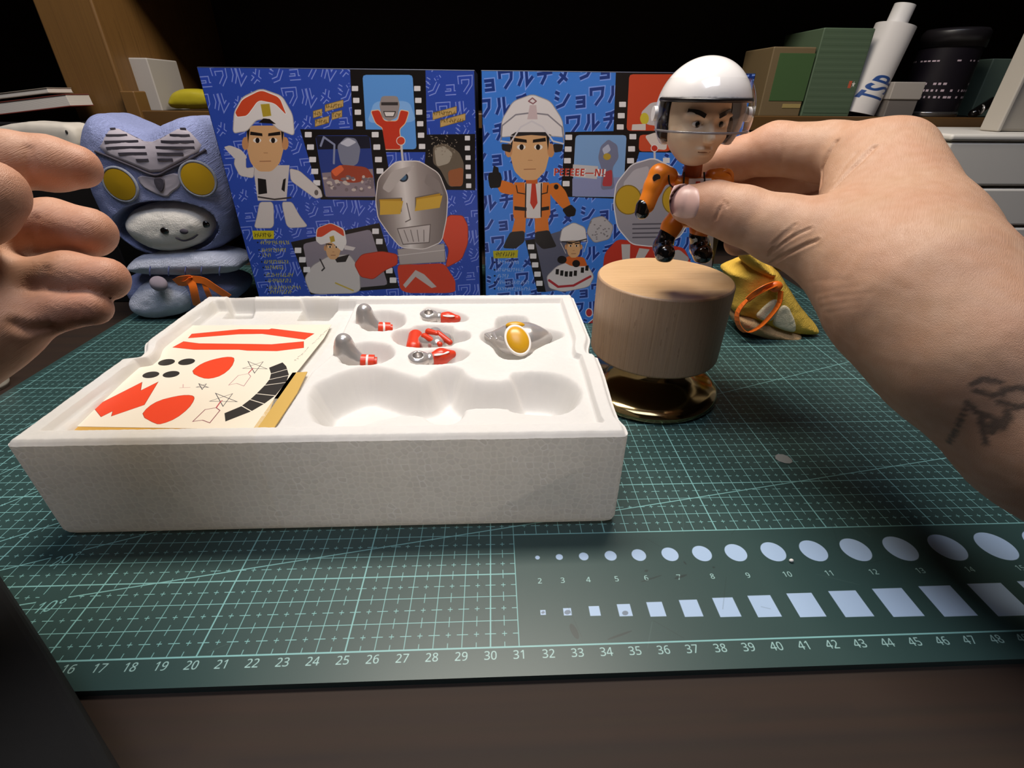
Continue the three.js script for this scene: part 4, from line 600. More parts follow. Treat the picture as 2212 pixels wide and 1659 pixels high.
  part('leg', fit(limb(lL, [0.48, 0.46, 0.42]), lL, 0.7, 0.05), orange, doll); part('leg', fit(limb(lR, [0.48, 0.46, 0.42]), lR, 0.7, 0.05), orange, doll);
  const bootF = (a, t) => (x, y, z) => Math.max(smin(capsule(a, t.clone().add(V(0.1, 0.12, -0.2)), 0.44, 0.42)(x, y, z), capsule(t.clone().add(V(0.12, 0, -0.35)), t.clone().add(V(-0.08, -0.06, 0.75)), 0.45, 0.48)(x, y, z), 0.3), t.y - 0.42 - y);
  part('boot', fit(bootF(fp(1442, 506, 0.15), fp(1430, 536, 0.1)), [fp(1442, 500), fp(1425, 540, 0.9)], 0.9, 0.05), gloveBlack, doll, 'glossy black boot'); part('boot', fit(bootF(fp(1508, 508, 0), fp(1510, 538, 0)), [fp(1508, 500), fp(1510, 540, 0.9)], 0.9, 0.05), gloveBlack, doll, 'glossy black boot');
  part('pelvis', ball(fp(1487, 472), 0.8, 0.42, 0.5), orange, doll);
}

// ------------------------------------------------------------------ the two hands
const skinMat = phys(0xffffff, 0.52, { vertexColors: true, bumpMap: times(skinMap, 1 / 0.028), bumpScale: 0.00011, specularIntensity: 0.7 });
const J = (u, v, d, px) => ({ p: at(u, v, d), r: px * d / FOCAL });       // a joint: pixel, depth in cm, radius as seen in pixels
function handGeometry(f, lo, hi, h, grooves, tint) {
  const g = meshField(f, lo, hi, h), p = g.attributes.position, nrm = g.attributes.normal, col = new Float32Array(p.count * 3), a = V(0, 0, 0), q = V(0, 0, 0);
  const near = (pts) => { let d = 1e9; for (let i = 0; i + 1 < pts.length; i++) { const s = q.copy(pts[i + 1]).sub(pts[i]), l = s.lengthSq() || 1e-9, t = clamp(a.clone().sub(pts[i]).dot(s) / l, 0, 1); d = Math.min(d, a.distanceTo(pts[i].clone().addScaledVector(s, t))); } return d; };
  for (let i = 0; i < p.count; i++) {
    a.fromBufferAttribute(p, i); let s = 0.012 * fbm(a.x * 1.4, a.y * 1.4, a.z * 1.4);
    for (const c of grooves) { if (a.distanceTo(c.mid) > c.reach) continue; const d = near(c.pts); s -= c.depth * Math.exp(-((d / c.width) ** 2)); if (c.ridge) s += c.ridge * Math.exp(-(((d - c.width * 2) / (c.width * 1.3)) ** 2)); }
    p.setXYZ(i, a.x + nrm.getX(i) * s, a.y + nrm.getY(i) * s, a.z + nrm.getZ(i) * s);
    col.set(tint(a), i * 3);
  }
  g.setAttribute('color', new THREE.BufferAttribute(col, 3)); g.computeVertexNormals(); return g;
}
const groove = (f, px, width, depth, ridge = 0) => { const pts = []; for (let i = 0; i + 1 < px.length; i++) for (let k = 0; k < 4; k++) { const p = hit(f, mix(px[i][0], px[i + 1][0], k / 4), mix(px[i][1], px[i + 1][1], k / 4)); if (p) pts.push(p); } const e = hit(f, ...px[px.length - 1]); if (e) pts.push(e); if (pts.length < 2) return null; const mid = pts[0].clone().lerp(pts[pts.length - 1], 0.5); return { pts, width, depth, ridge, mid, reach: Math.max(...pts.map((p) => p.distanceTo(mid))) + width * 5 }; };
const skinTone = (a, k = 0) => { const n = fbm(a.x * 0.55, a.y * 0.55, a.z * 0.55) * 0.5, m = noise.noise(a.x * 3, a.y * 3, a.z * 3) * 0.03; const r = clamp(0.25 + n * 0.5 + k, 0, 1); return [mix(0.49, 0.48, r) + m, mix(0.31, 0.225, r) + m, mix(0.205, 0.14, r) + m]; };
{
  const palm = [
    capsule(at(1800, 520, 19.2), at(1920, 585, 17.8), J(0, 0, 19.2, 92).r, J(0, 0, 17.8, 140).r),
    capsule(at(1935, 345, 20.4), at(1975, 540, 18.4), J(0, 0, 20.4, 80).r, J(0, 0, 18.4, 128).r),
    capsule(at(1860, 350, 21.2), at(1900, 540, 19.2), J(0, 0, 21.2, 72).r, J(0, 0, 19.2, 130).r),
    capsule(at(1920, 585, 17.8), at(1985, 650, 16.8), J(0, 0, 17.8, 140).r, J(0, 0, 16.8, 158).r),
    capsule(at(1975, 540, 18.4), at(2010, 640, 17), J(0, 0, 18.4, 128).r, J(0, 0, 17, 150).r),
    capsule(at(1985, 650, 16.8), at(2095, 765, 15.6), J(0, 0, 16.8, 158).r, J(0, 0, 15.6, 163).r),
    capsule(at(2095, 765, 15.6), at(2290, 945, 14.6), J(0, 0, 15.6, 163).r, J(0, 0, 14.6, 168).r),
    capsule(at(2290, 945, 14.6), at(2640, 1180, 13), J(0, 0, 14.6, 168).r, J(0, 0, 13, 190).r),
    capsule(at(2640, 1180, 13), V(57, 6, 12), J(0, 0, 13, 190).r, 3.2),
  ];
  const body = (x, y, z) => { let d = 1e3; for (const c of palm) d = smin(d, c(x, y, z), 1.0); return d; };
  const thumb = chain([J(1488, 441, 22.0, 40), J(1540, 448, 21.6, 52), J(1600, 465, 21.1, 58), J(1690, 497, 20.3, 70), J(1800, 530, 19.3, 92)], 0.35);
  const index = chain([J(1545, 352, 25.6, 36), J(1600, 342, 25.0, 42), J(1672, 322, 24.0, 52), J(1790, 330, 22.6, 60), J(1915, 345, 20.8, 74)], 0.3);
  const middle = chain([J(1560, 415, 26.4, 34), J(1640, 405, 26.2, 40), J(1740, 400, 24.8, 46), J(1880, 400, 22.4, 70)], 0.3);
  const ring = chain([J(1592, 525, 24.6, 27), J(1640, 512, 24.6, 34), J(1730, 470, 24.4, 42), J(1860, 450, 22.2, 70)], 0.3);
  const f = (x, y, z) => { const b = body(x, y, z); return Math.min(smin(b, thumb(x, y, z), 0.55), smin(b, index(x, y, z), 0.45), smin(b, middle(x, y, z), 0.4), smin(b, ring(x, y, z), 0.4)); };
  const G = [
    groove(f, [[1660, 553], [1690, 526], [1722, 506], [1750, 494]], 0.05, 0.05, 0.012), groove(f, [[1668, 528], [1692, 505], [1718, 486]], 0.05, 0.035, 0.01), groove(f, [[1664, 570], [1700, 549], [1745, 527], [1766, 519]], 0.06, 0.07, 0.016), groove(f, [[1662, 545], [1688, 516], [1712, 497]], 0.05, 0.04, 0.01),
    groove(f, [[1806, 306], [1790, 330], [1776, 365], [1773, 402]], 0.1, 0.1, 0.015), groove(f, [[1888, 318], [1862, 345], [1828, 378], [1800, 408]], 0.09, 0.1, 0.02), groove(f, [[1850, 330], [1828, 355], [1808, 385]], 0.09, 0.035, 0.01),
    groove(f, [[1762, 636], [1810, 624], [1850, 620]], 0.08, 0.009), groove(f, [[1770, 648], [1822, 638], [1878, 634]], 0.08, 0.012), groove(f, [[1775, 662], [1825, 654], [1868, 648]], 0.08, 0.01), groove(f, [[1782, 676], [1830, 668], [1858, 664]], 0.07, 0.008), groove(f, [[1745, 610], [1790, 604], [1830, 606]], 0.08, 0.008),
    groove(f, [[1556, 448], [1551, 462], [1545, 474]], 0.06, 0.035, 0.012), groove(f, [[1566, 436], [1572, 446]], 0.05, 0.025, 0.01), groove(f, [[1680, 270], [1688, 330], [1686, 365]], 0.09, 0.03),
  ].filter(Boolean);
  const tat = [[[2100, 830], [2125, 818], [2160, 825]], [[2108, 845], [2140, 855], [2165, 850]], [[2170, 842], [2205, 838], [2230, 850]], [[2160, 868], [2200, 880], [2225, 875]], [[2090, 870], [2110, 890], [2150, 905]], [[2085, 885], [2065, 930], [2050, 955]], [[2120, 900], [2125, 930], [2128, 958]], [[2150, 905], [2140, 935], [2165, 915]], [[2118, 915], [2150, 925], [2175, 895]], [[2175, 890], [2180, 905], [2165, 925]]].map((l) => groove(f, l, 0.1, 0)).filter(Boolean);
  const tips = [at(1500, 450, 21.5), at(1580, 345, 25), at(1600, 410, 26), at(1600, 525, 24.4)];
  const tint = (a) => {
    const c = skinTone(a, 0.5 * Math.max(...tips.map((t) => 1 - clamp(a.distanceTo(t) / 2.6, 0, 1)))); let ink = 0;
    for (const t of tat) { if (a.distanceTo(t.mid) > 2.2) continue; for (const p of t.pts) ink = Math.max(ink, 1 - sstep(0.05, 0.13 + 0.05 * noise.noise(a.x * 9, a.y * 9, a.z * 9), a.distanceTo(p))); }
    return [mix(c[0], 0.07, ink * 0.8), mix(c[1], 0.06, ink * 0.8), mix(c[2], 0.05, ink * 0.8)];
  };
  const hand = thing('hand', 'right hand with a tattooed wrist pinching the small toy pilot', 'hand', [at(1900, 600, 18).x, at(1900, 600, 18).y - 6, at(1900, 600, 18).z]);
  const lo = V(38, 1.8, -19.5), hi = V(61.5, 17.5, 16.5);
  part('skin', handGeometry(f, lo, hi, 0.09, G, tint), skinMat, hand);
  // the thumb nail: a curved plate set on the thumb
  const N = 18, pos = [], idx = [];
  for (let j = 0; j <= N; j++) for (let i = 0; i <= N; i++) {
    let a = (i / N) * 2 - 1, b = (j / N) * 2 - 1; const x = a * Math.sqrt(1 - b * b / 2.3), y = b * Math.sqrt(1 - a * a / 2.6);
    const u = 1479 + x * 35 + y * -4, v = 435 + y * 40 + x * 5, p = hit(f, u, v) ?? at(u, v, 21.5), n = gradient(f, p), e = Math.max(Math.abs(a), Math.abs(b)); p.addScaledVector(n, 0.055 * (1 - e ** 8) - 0.05 * e ** 8); pos.push(p.x, p.y, p.z);
  }
  for (let j = 0; j < N; j++) for (let i = 0; i < N; i++) { const a = j * (N + 1) + i; idx.push(a, a + N + 1, a + 1, a + 1, a + N + 1, a + N + 2); }
  const ng = new THREE.BufferGeometry(); ng.setAttribute('position', new THREE.Float32BufferAttribute(pos, 3)); ng.setIndex(idx); ng.computeVertexNormals();
  part('thumb_nail', ng, phys('#d0aaa0', 0.4, { clearcoat: 0.0, side: THREE.DoubleSide }), hand, 'pale pink thumb nail');
}
{
  const palm = [capsule(at(-60, 600, 12.8), at(0, 700, 12.5), 1.1, 0.9), capsule(at(-180, 460, 12.6), at(-130, 715, 12.1), 1.6, 1.35), capsule(at(-130, 715, 12.1), at(-480, 990, 10.5), 1.35, 2.1), capsule(at(-480, 990, 10.5), V(12.5, 6, 12), 2.1, 3.1)];
  const body = (x, y, z) => { let d = 1e3; for (const c of palm) d = smin(d, c(x, y, z), 0.9); return d; };
  const F = [
    chain([J(168, 360, 14.2, 44), J(110, 354, 13.9, 54), J(20, 345, 13.4, 56), J(-160, 440, 12.6, 70)], 0.25),
    chain([J(192, 502, 13.6, 52), J(115, 490, 13.5, 56), J(10, 500, 13.2, 58), J(-150, 560, 12.6, 70)], 0.25),
    chain([J(228, 603, 13.2, 46), J(150, 600, 13.1, 52), J(20, 620, 12.9, 56), J(-120, 660, 12.5, 66)], 0.25),
    chain([J(200, 664, 13.0, 38), J(120, 668, 12.9, 44), J(20, 700, 12.6, 58)], 0.3),
    chain([J(-14, 410, 11.4, 60), J(-60, 432, 11.3, 84), J(-200, 520, 11.4, 100)], 0.3),
  ];
  const f = (x, y, z) => { const b = body(x, y, z); let d = 1e3; for (const c of F) d = Math.min(d, smin(b, c(x, y, z), 0.4)); return d; };
  const hand = thing('hand', 'left hand with curled fingers reaching in at the left edge', 'hand', [at(0, 600, 13).x, at(0, 600, 13).y - 4, at(0, 600, 13).z]);
  const G = [groove(f, [[62, 320], [60, 350], [62, 395]], 0.1, 0.05), groove(f, [[75, 470], [70, 500], [75, 540]], 0.1, 0.05), groove(f, [[100, 580], [95, 610]], 0.1, 0.05), groove(f, [[30, 700], [60, 712], [110, 706]], 0.12, 0.06, 0.03)].filter(Boolean);
  const tip = [at(190, 360, 14), at(225, 505, 13.4), at(250, 603, 13), at(215, 664, 12.9), at(30, 430, 11)];
  part('skin', handGeometry(f, V(7, 0.5, -7), V(23.5, 17, 16), 0.09, G, (a) => skinTone(a, 0.25 + 0.45 * Math.max(...tip.map((t) => 1 - clamp(a.distanceTo(t) / 2.2, 0, 1))))), skinMat, hand);
}

// ------------------------------------------------------------------ the two plush toys
const plush = (color, bump = 0.0012) => phys(color, 0.95, { bumpMap: times(fuzzMap, 1 / 0.03), bumpScale: bump, sheen: 0.5, sheenColor: new THREE.Color(color), sheenRoughness: 0.6 });
const bluePlush = plush('#8f98c4'), paleBlue = plush('#cbd0e2'), greyFelt = std('#a79fa8', 0.9, { bumpMap: times(fuzzMap, 1 / 0.02), bumpScale: 0.0003 }), darkFelt = std('#3f3a44', 0.9), orangeSatin = phys('#dd6a1c', 0.42, { sheen: 0.4, sheenColor: new THREE.Color('#ff9a50') });
const flatZ = (list, z) => list.map(([u, v]) => { const p = onZ(u, v, z); return [p.x, p.y]; });
function cushion(list, z, zc, half, r, h, smooth = 2, carve) { const pts = round(flatZ(list, z), smooth), f0 = pillow(pts, zc, half, r), f = carve ? (x, y, q) => Math.max(f0(x, y, q), -carve(x, y, q)) : f0; const xs = pts.map((p) => p[0]), ys = pts.map((p) => p[1]); const w = (x, y, q) => f(x, y, q) + 0.03 * fbm(x * 1.5, y * 1.5, q * 1.5); return [meshField(w, V(Math.min(...xs) - 0.4, Math.min(...ys) - 0.4, zc - half - 0.4), V(Math.max(...xs) + 0.4, Math.max(...ys) + 0.4, zc + half + 0.4), h), w]; }
{
  const ZP = -30, c1 = (l) => l.map(([a, b]) => [a * 0.25316, 200 + b * 0.25316]), c4 = (l) => l.map(([a, b]) => [240 + a * 0.14467, 500 + b * 0.14467]);
  const owl = thing('plush_toy', 'blue plush toy with a grey striped brow, yellow eye discs and white face', 'plush toy', [5, 0, -31.5]);
  const hole = pillow(round(flatZ(c1([[1040, 1060], [1180, 930], [1400, 890], [1620, 895], [1850, 960], [1935, 1110], [1850, 1270], [1640, 1350], [1430, 1365], [1220, 1290], [1080, 1190]]), ZP), 2), ZP + 1.5, 1.6, 0.4);
  const [hood, hf] = cushion(c1([[690, 420], [720, 270], [775, 180], [880, 180], [1090, 275], [1250, 340], [1400, 265], [1560, 195], [1690, 225], [1810, 370], [1890, 520], [1960, 760], [2010, 1000], [1990, 1220], [1860, 1340], [1650, 1400], [1300, 1400], [1060, 1260], [900, 1060], [800, 850], [740, 650]]), ZP, ZP - 1.5, 3, 1.9, 0.11, 2, hole);
  part('hood', hood, bluePlush, owl);
  const on = (u, v) => { const d = ray(u, v).normalize(), p = EYE.clone().addScaledVector(d, 30); for (let i = 0; i < 200; i++) { const s = hf(p.x, p.y, p.z); if (s < 0.01 || p.z < -36) break; p.addScaledVector(d, s * 0.7); } return p; };
  const hp1 = (a, b) => on(a * 0.25316, 200 + b * 0.25316);
  const patch = (list, lift, n = 14) => { // a thin felt piece laid on the hood along its outline
    const pts = round(list, 1), cx = pts.reduce((s, p) => s + p[0], 0) / pts.length, cy = pts.reduce((s, p) => s + p[1], 0) / pts.length, pos = [], idx = [], m = pts.length;
    for (let k = 0; k <= n; k++) for (let i = 0; i < m; i++) { const t = k / n, p = hp1(mix(cx, pts[i][0], t), mix(cy, pts[i][1], t)), g = gradient(hf, p); p.addScaledVector(g, k === n ? -0.05 : lift); pos.push(p.x, p.y, p.z); }
    for (let k = 0; k < n; k++) for (let i = 0; i < m; i++) { const a = k * m + i, b = k * m + (i + 1) % m; idx.push(a, a + m, b, b, a + m, b + m); }
    const g = new THREE.BufferGeometry(); g.setAttribute('position', new THREE.Float32BufferAttribute(pos, 3)); g.setIndex(idx); g.computeVertexNormals(); return g;
  };
  const both = (m) => { m.side = THREE.DoubleSide; return m; }; both(greyFelt); both(darkFelt);
  const brow = part('brow_patch', patch([[820, 500], [900, 340], [960, 290], [1100, 360], [1270, 440], [1440, 370], [1570, 290], [1650, 350], [1760, 480], [1560, 590], [1340, 710], [1120, 620]], 0.09), greyFelt, owl, 'grey felt brow');
  for (const l of [[[910, 372], [1090, 372]], [[900, 425], [1190, 422]], [[915, 475], [1250, 472]], [[1020, 524], [1262, 522]], [[1170, 576], [1275, 574]], [[945, 320], [990, 318]], [[1460, 370], [1620, 370]], [[1385, 422], [1655, 420]], [[1340, 472], [1660, 470]], [[1350, 523], [1570, 521]], [[1355, 572], [1480, 570]], [[1545, 318], [1590, 318]]]) part('stripe', ribbon([0, 0.33, 0.66, 1].map((t) => { const p = hp1(mix(l[0][0], l[1][0], t), mix(l[0][1], l[1][1], t)); return p.addScaledVector(gradient(hf, p), 0.1); }), 0.16, 0.05, V(0, 1, 0)), darkFelt, brow);
  part('brow_seam', tube([[815, 500], [960, 560], [1120, 625], [1330, 705], [1450, 655], [1600, 580], [1755, 488]].map(([a, b]) => { const p = hp1(a, b); return p.addScaledVector(gradient(hf, p), 0.06); }), 0.09, 40, 8), darkFelt, owl, 'dark seam under the brow');
  part('cheek_patch', patch([[1160, 700], [1320, 720], [1550, 670], [1560, 790], [1470, 850], [1430, 900], [1310, 860], [1190, 790]], 0.07), greyFelt, owl, 'grey felt patch');
  part('beak', patch([[1315, 720], [1410, 720], [1415, 800], [1385, 860], [1330, 790]], 0.16), darkFelt, owl, 'dark felt beak');
  for (const [a, b, r] of [[1035, 782, 131], [1695, 735, 134]]) {
    const p = hp1(a, b), n = gradient(hf, p).multiplyScalar(1).add(V(0, 0, 1)).normalize(), q = new THREE.Quaternion().setFromUnitVectors(V(0, 1, 0), n), R = r * 0.25316 * 36.5 / FOCAL * 1.04;
    part('eye_disc', lathe([[0, 0.22], [R * 0.86, 0.2], [R * 0.9, 0.12], [R * 0.9, 0]], 48).applyQuaternion(q).translate(p.x, p.y, p.z), phys('#b58f1c', 0.3, { clearcoat: 0.4 }), owl, 'yellow disc eye');
    part('eye_rim', new THREE.TorusGeometry(R * 0.95, 0.1, 12, 48).applyQuaternion(new THREE.Quaternion().setFromUnitVectors(V(0, 0, 1), n)).translate(p.x + n.x * 0.1, p.y + n.y * 0.1, p.z + n.z * 0.1), paleBlue, owl);
  }
  const [fg, ff] = cushion(c1([[1100, 1080], [1180, 970], [1400, 920], [1600, 925], [1790, 990], [1855, 1120], [1800, 1240], [1640, 1320], [1440, 1345], [1270, 1290], [1140, 1190]]), ZP, ZP + 0.1, 1.6, 1.5, 0.09);
  const fm = part('face', fg, plush('#d9d4cc', 0.0005), owl, 'white round face');
  const onF = (a, b) => { const d = ray(a * 0.25316, 200 + b * 0.25316).normalize(), p = EYE.clone().addScaledVector(d, 30); for (let i = 0; i < 200; i++) { const s = ff(p.x, p.y, p.z); if (s < 0.01 || p.z < -36) break; p.addScaledVector(d, s * 0.7); } return p; };
  for (const [a, b] of [[1405, 1180], [1752, 1125]]) part('eye', ball(onF(a, b), 0.32, 0.26, 0.14, 20, 14), gloveBlack, fm, 'black bead eye');
  part('nose', ball(onF(1570, 1185), 0.3, 0.2, 0.16, 20, 14), darkFelt, fm); part('mouth', tube([[1500, 1235], [1560, 1262], [1640, 1245], [1690, 1210]].map(([a, b]) => onF(a, b).add(V(0, 0, 0.03))), 0.06, 20, 6), darkFelt, fm);
  const [cg] = cushion(c4([[190, 560], [260, 460], [400, 370], [600, 330], [900, 310], [1250, 300], [1550, 310], [1800, 360], [1930, 460], [1930, 560], [1800, 630], [1500, 650], [1200, 665], [900, 668], [600, 660], [330, 640]]), ZP + 1, ZP - 0.2, 1.9, 1.2, 0.1);
  part('collar', cg, paleBlue, owl, 'pale blue scalloped collar');
  for (const a of [580, 860, 1110, 1350, 1620]) part('collar_seam', tube([onZ(240 + a * 0.14467, 500 + 655 * 0.14467, ZP + 1.75), onZ(240 + (a - 4) * 0.14467, 500 + 600 * 0.14467, ZP + 1.86), onZ(240 + (a + 6) * 0.14467, 500 + 520 * 0.14467, ZP + 1.8)], 0.05, 12, 6), std('#6d75a8', 0.9), owl);
  const [bg] = cushion(c4([[170, 760], [300, 640], [1400, 620], [1900, 700], [2000, 900], [1700, 1150], [1300, 1190], [900, 1265], [640, 1290], [420, 1230], [290, 1060], [180, 900]]), ZP, ZP - 1.2, 2.1, 1.6, 0.12);
  part('body', bg, bluePlush, owl);
  const [tg] = cushion(c4([[250, 1000], [440, 770], [700, 690], [1030, 740], [1240, 880], [1250, 1080], [1130, 1210], [860, 1280], [620, 1310], [400, 1250], [280, 1150]]), ZP + 0.6, ZP + 0.1, 1.4, 1.3, 0.1);
  part('foot', tg, paleBlue, owl, 'pale blue foot');
  part('pompom', ball(onZ(240 + 710 * 0.14467, 500 + 780 * 0.14467, ZP + 1.9), 0.62, 0.6, 0.5), plush('#d8c7d6'), owl, 'pale pink pompom');
  const rz = ZP + 2.0, rp = (a, b, d = 0) => onZ(240 + a * 0.14467, 500 + b * 0.14467, rz + d), bow = part('ribbon', ribbon([rp(950, 750, 0.1), rp(1060, 700, 0.35), rp(1190, 690, 0.1), rp(1120, 770, 0.3), rp(980, 770, 0.1)], 0.42, 0.05, V(0.2, 1, 0.3)), orangeSatin, owl, 'orange satin ribbon');
  part('tail', ribbon([rp(1190, 720, 0.1), rp(1230, 850, 0.35), rp(1260, 1000, 0.3), rp(1290, 1110, 0)], 0.6, 0.05, V(1, 0, 0)), orangeSatin, bow); part('tail', ribbon([rp(1210, 710, 0.1), rp(1390, 740, 0.3), rp(1560, 850, 0.2), rp(1760, 980, -0.2)], 0.55, 0.05, V(0.5, 0.8, 0)), orangeSatin, bow); part('tail', ribbon([rp(1380, 740, 0.2), rp(1430, 880, 0.3), rp(1480, 1000, 0.1)], 0.4, 0.05, V(1, 0, 0)), orangeSatin, bow);
}
{
  const ZY = -25, cy = (l) => l.map(([a, b]) => [1560 + a * 0.18083, 460 + b * 0.18083]), yellow = plush('#e2b847', 0.0006), cream = plush('#dccfae', 0.0005), yp = (a, b, d = 0) => onZ(1560 + a * 0.18083, 460 + b * 0.18083, ZY + d);
  const doll = thing('plush_toy', 'yellow plush toy in a dress with white stripes and an orange ribbon', 'plush toy', [52, 0, -25.5]);
  part('dress', cushion(cy([[110, 1190], [150, 950], [130, 800], [60, 720], [200, 640], [420, 560], [640, 640], [800, 900], [960, 1150], [1215, 1440], [900, 1455], [620, 1400], [380, 1280]]), ZY, ZY - 0.8, 1.7, 1.1, 0.1)[0], yellow, doll, 'yellow dress');
  part('collar', cushion(cy([[240, 450], [340, 410], [480, 520], [560, 660], [680, 730], [640, 800], [480, 750], [340, 660], [260, 560]]), ZY + 1, ZY + 0.2, 1.2, 0.9, 0.1)[0], yellow, doll);
  part('dress_stripe', cushion(cy([[380, 1240], [480, 1120], [620, 1010], [690, 1060], [640, 1260], [540, 1310]]), ZY + 0.9, ZY + 0.62, 0.42, 0.25, 0.08)[0], cream, doll, 'white stripe'); part('dress_stripe', cushion(cy([[580, 1340], [690, 1110], [760, 1090], [840, 1180], [910, 1440], [740, 1410]]), ZY + 0.9, ZY + 0.62, 0.42, 0.25, 0.08)[0], cream, doll, 'white stripe');
  part('body', cushion(cy([[160, 1240], [330, 1230], [620, 1360], [930, 1440], [960, 1480], [860, 1560], [620, 1535], [380, 1460], [220, 1400]]), ZY + 0.4, ZY - 0.4, 1.5, 0.9, 0.1)[0], plush('#c6a173', 0.0006), doll, 'tan lower body');
  part('head', cushion(cy([[420, 300], [620, 160], [900, 150], [1150, 280], [1200, 520], [1050, 700], [760, 760], [560, 640]]), ZY, ZY - 1.2, 2, 1.8, 0.14)[0], yellow, doll);
  part('pompom', ball(yp(1000, 1560, 0.6), 0.42, 0.36, 0.4), plush('#d9c3c0'), doll, 'pale pompom');
  const bow = part('ribbon', ball(yp(640, 880, 1.2), 0.5, 0.42, 0.3), orangeSatin, doll, 'orange ribbon with long loops');
  part('loop', ribbon([yp(640, 870, 1.3), yp(500, 930, 1.5), yp(280, 1060, 1.3), yp(180, 1200, 1.2), yp(200, 1350, 1.3), yp(290, 1425, 1.3), yp(420, 1380, 1.5), yp(560, 1250, 1.5), yp(680, 1080, 1.4), yp(700, 930, 1.3)], 0.42, 0.06, V(0.3, 0.4, 0.8)), orangeSatin, bow);
  part('loop', ribbon([yp(600, 850, 1.3), yp(480, 900, 1.6), yp(300, 1040, 1.5)], 0.5, 0.06, V(0.4, 0.8, 0.1)), orangeSatin, bow);
}

// ------------------------------------------------------------------ things on the shelf and at the edges
const ZS = -44.6, sh = (u, v, z = ZS) => onZ(u, v, z), shelfY = 14.76;
function carton(name, label, cat, u0, u1, topY, depth, m, z = ZS, more) { const a = sh(u0, 240, z), b = sh(u1, 240, z), t = thing(name, label, cat, [(a.x + b.x) / 2, shelfY, z - depth / 2]); part('box_body', box(a.x, b.x, shelfY, topY, z - depth, z, 0.12), m, t); if (more) more(t, a.x, b.x, z); return t; }
carton('small_box', 'beige and green carton on the shelf beside the helmet', 'box', 1640, 1728, 20.5, 6, std('#6b5a3e', 0.6), ZS, (t, a, b, z) => { part('label', box(a + 0.7, b + 0.02, 16.1, 20, z - 0.02, z + 0.03, 0.01), std('#3f5a34', 0.5), t, 'green printed panel'); part('label', box(a + 2.2, b - 0.1, 15.5, 15.85, z - 0.02, z + 0.03, 0.01), std('#9d8a55', 0.5), t); });
const printed = canvas(512, 512, (c) => { c.fillStyle = '#4d5f49'; c.fillRect(0, 0, 512, 512); for (let i = 0; i < 26; i++) { c.fillStyle = i % 2 ? '#5d6f58' : '#3f503c'; c.globalAlpha = 0.5; c.fillRect(0, i * 20, 512, 3 + rnd() * 6); } c.globalAlpha = 1; c.fillStyle = '#b8553a'; c.fillRect(416, 300, 34, 46); c.fillStyle = '#d9d4cc'; c.beginPath(); for (let k = 0; k < 10; k++) { const r = k % 2 ? 9 : 22, t = k * Math.PI / 5; c.lineTo(472 + r * Math.sin(t), 322 - r * Math.cos(t)); } c.fill(); });
carton('small_box', 'dark green printed box on the shelf with a red mark and star', 'box', 1732, 1836, 22, 7, std('#4d5f49', 0.55), ZS, (t, a, b, z) => part('front_print', new THREE.PlaneGeometry(b - a - 0.3, 6.6).translate((a + b) / 2, 18.4, z + 0.02), std(0xffffff, 0.5, { map: printed }), t));
{
  const t = thing('bottle', 'white plastic bottle with blue lettering leaning on the shelf', 'bottle', [sh(1868, 240).x, shelfY, ZS - 1.5]);
  const a = sh(1844, 240).x, b = sh(1904, 240).x, lab = canvas(256, 512, (c) => { c.fillStyle = '#d4cfcb'; c.fillRect(0, 0, 256, 512); c.fillStyle = '#2b4a86'; c.save(); c.translate(150, 440); c.rotate(-Math.PI / 2 + 0.2); c.font = 'bold 92px sans-serif'; c.fillText('TSP', 0, 0); c.restore(); });
  const g = new THREE.CylinderGeometry(1.75, 1.7, 7.4, 40, 1, false), s = V((a + b) / 2, 0, ZS - 1.4); g.rotateY(Math.PI); g.rotateZ(-0.16); g.translate(s.x + 0.35, shelfY + 3.95, s.z);
  part('bottle_body', g, std(0xffffff, 0.4, { map: lab }), t); part('cap', new THREE.CylinderGeometry(0.9, 0.9, 1.6, 30).rotateZ(-0.16).translate(s.x + 1.05, shelfY + 8.4, s.z), std('#d8d5d2', 0.5), t);
}
carton('small_box', 'plain grey box on the shelf between the white bottle and black jar', 'box', 1912, 1975, 17.6, 5, std('#6d6660', 0.7), ZS + 0.3, (t, a, b, z) => part('lid', box(a - 0.1, b + 0.1, 16.3, 17.8, z - 5.1, z + 0.1, 0.1), std('#a39b92', 0.6), t, 'paler lid'));
{
  const c = V((sh(1985, 240).x + sh(2104, 240).x) / 2, 0, ZS - 2.6), t = thing('jar', 'black jar with small white lettering and a shiny base rim', 'jar', [c.x, shelfY, c.z]);
  const lab = canvas(1024, 256, (c2) => { c2.fillStyle = '#141017'; c2.fillRect(0, 0, 1024, 256); c2.fillStyle = '#b9a6ae'; for (let r = 0; r < 4; r++) for (let i = 0; i < 40; i++) { if (rnd() < 0.75) c2.fillRect(20 + i * 25, 110 + r * 26 - (r === 0 ? 60 : 0), 8 + rnd() * 14, r === 0 ? 6 : 9); } });
  part('jar_body', new THREE.CylinderGeometry(2.62, 2.62, 5.6, 48, 1, true).translate(c.x, shelfY + 3.2, c.z), std(0xffffff, 0.35, { map: lab }), t); part('base_rim', lathe([[0, 0], [2.5, 0], [2.68, 0.15], [2.7, 0.42], [2.6, 0.55], [0, 0.55]], 48).translate(c.x, shelfY, c.z), std('#a9a4a0', 0.22, { metalness: 0.9 }), t, 'shiny metal rim'); part('lid', lathe([[0, 6], [2.75, 6], [2.75, 7.2], [2.5, 7.5], [0, 7.5]], 48).translate(c.x, shelfY, c.z), std('#1a171a', 0.4), t);
}
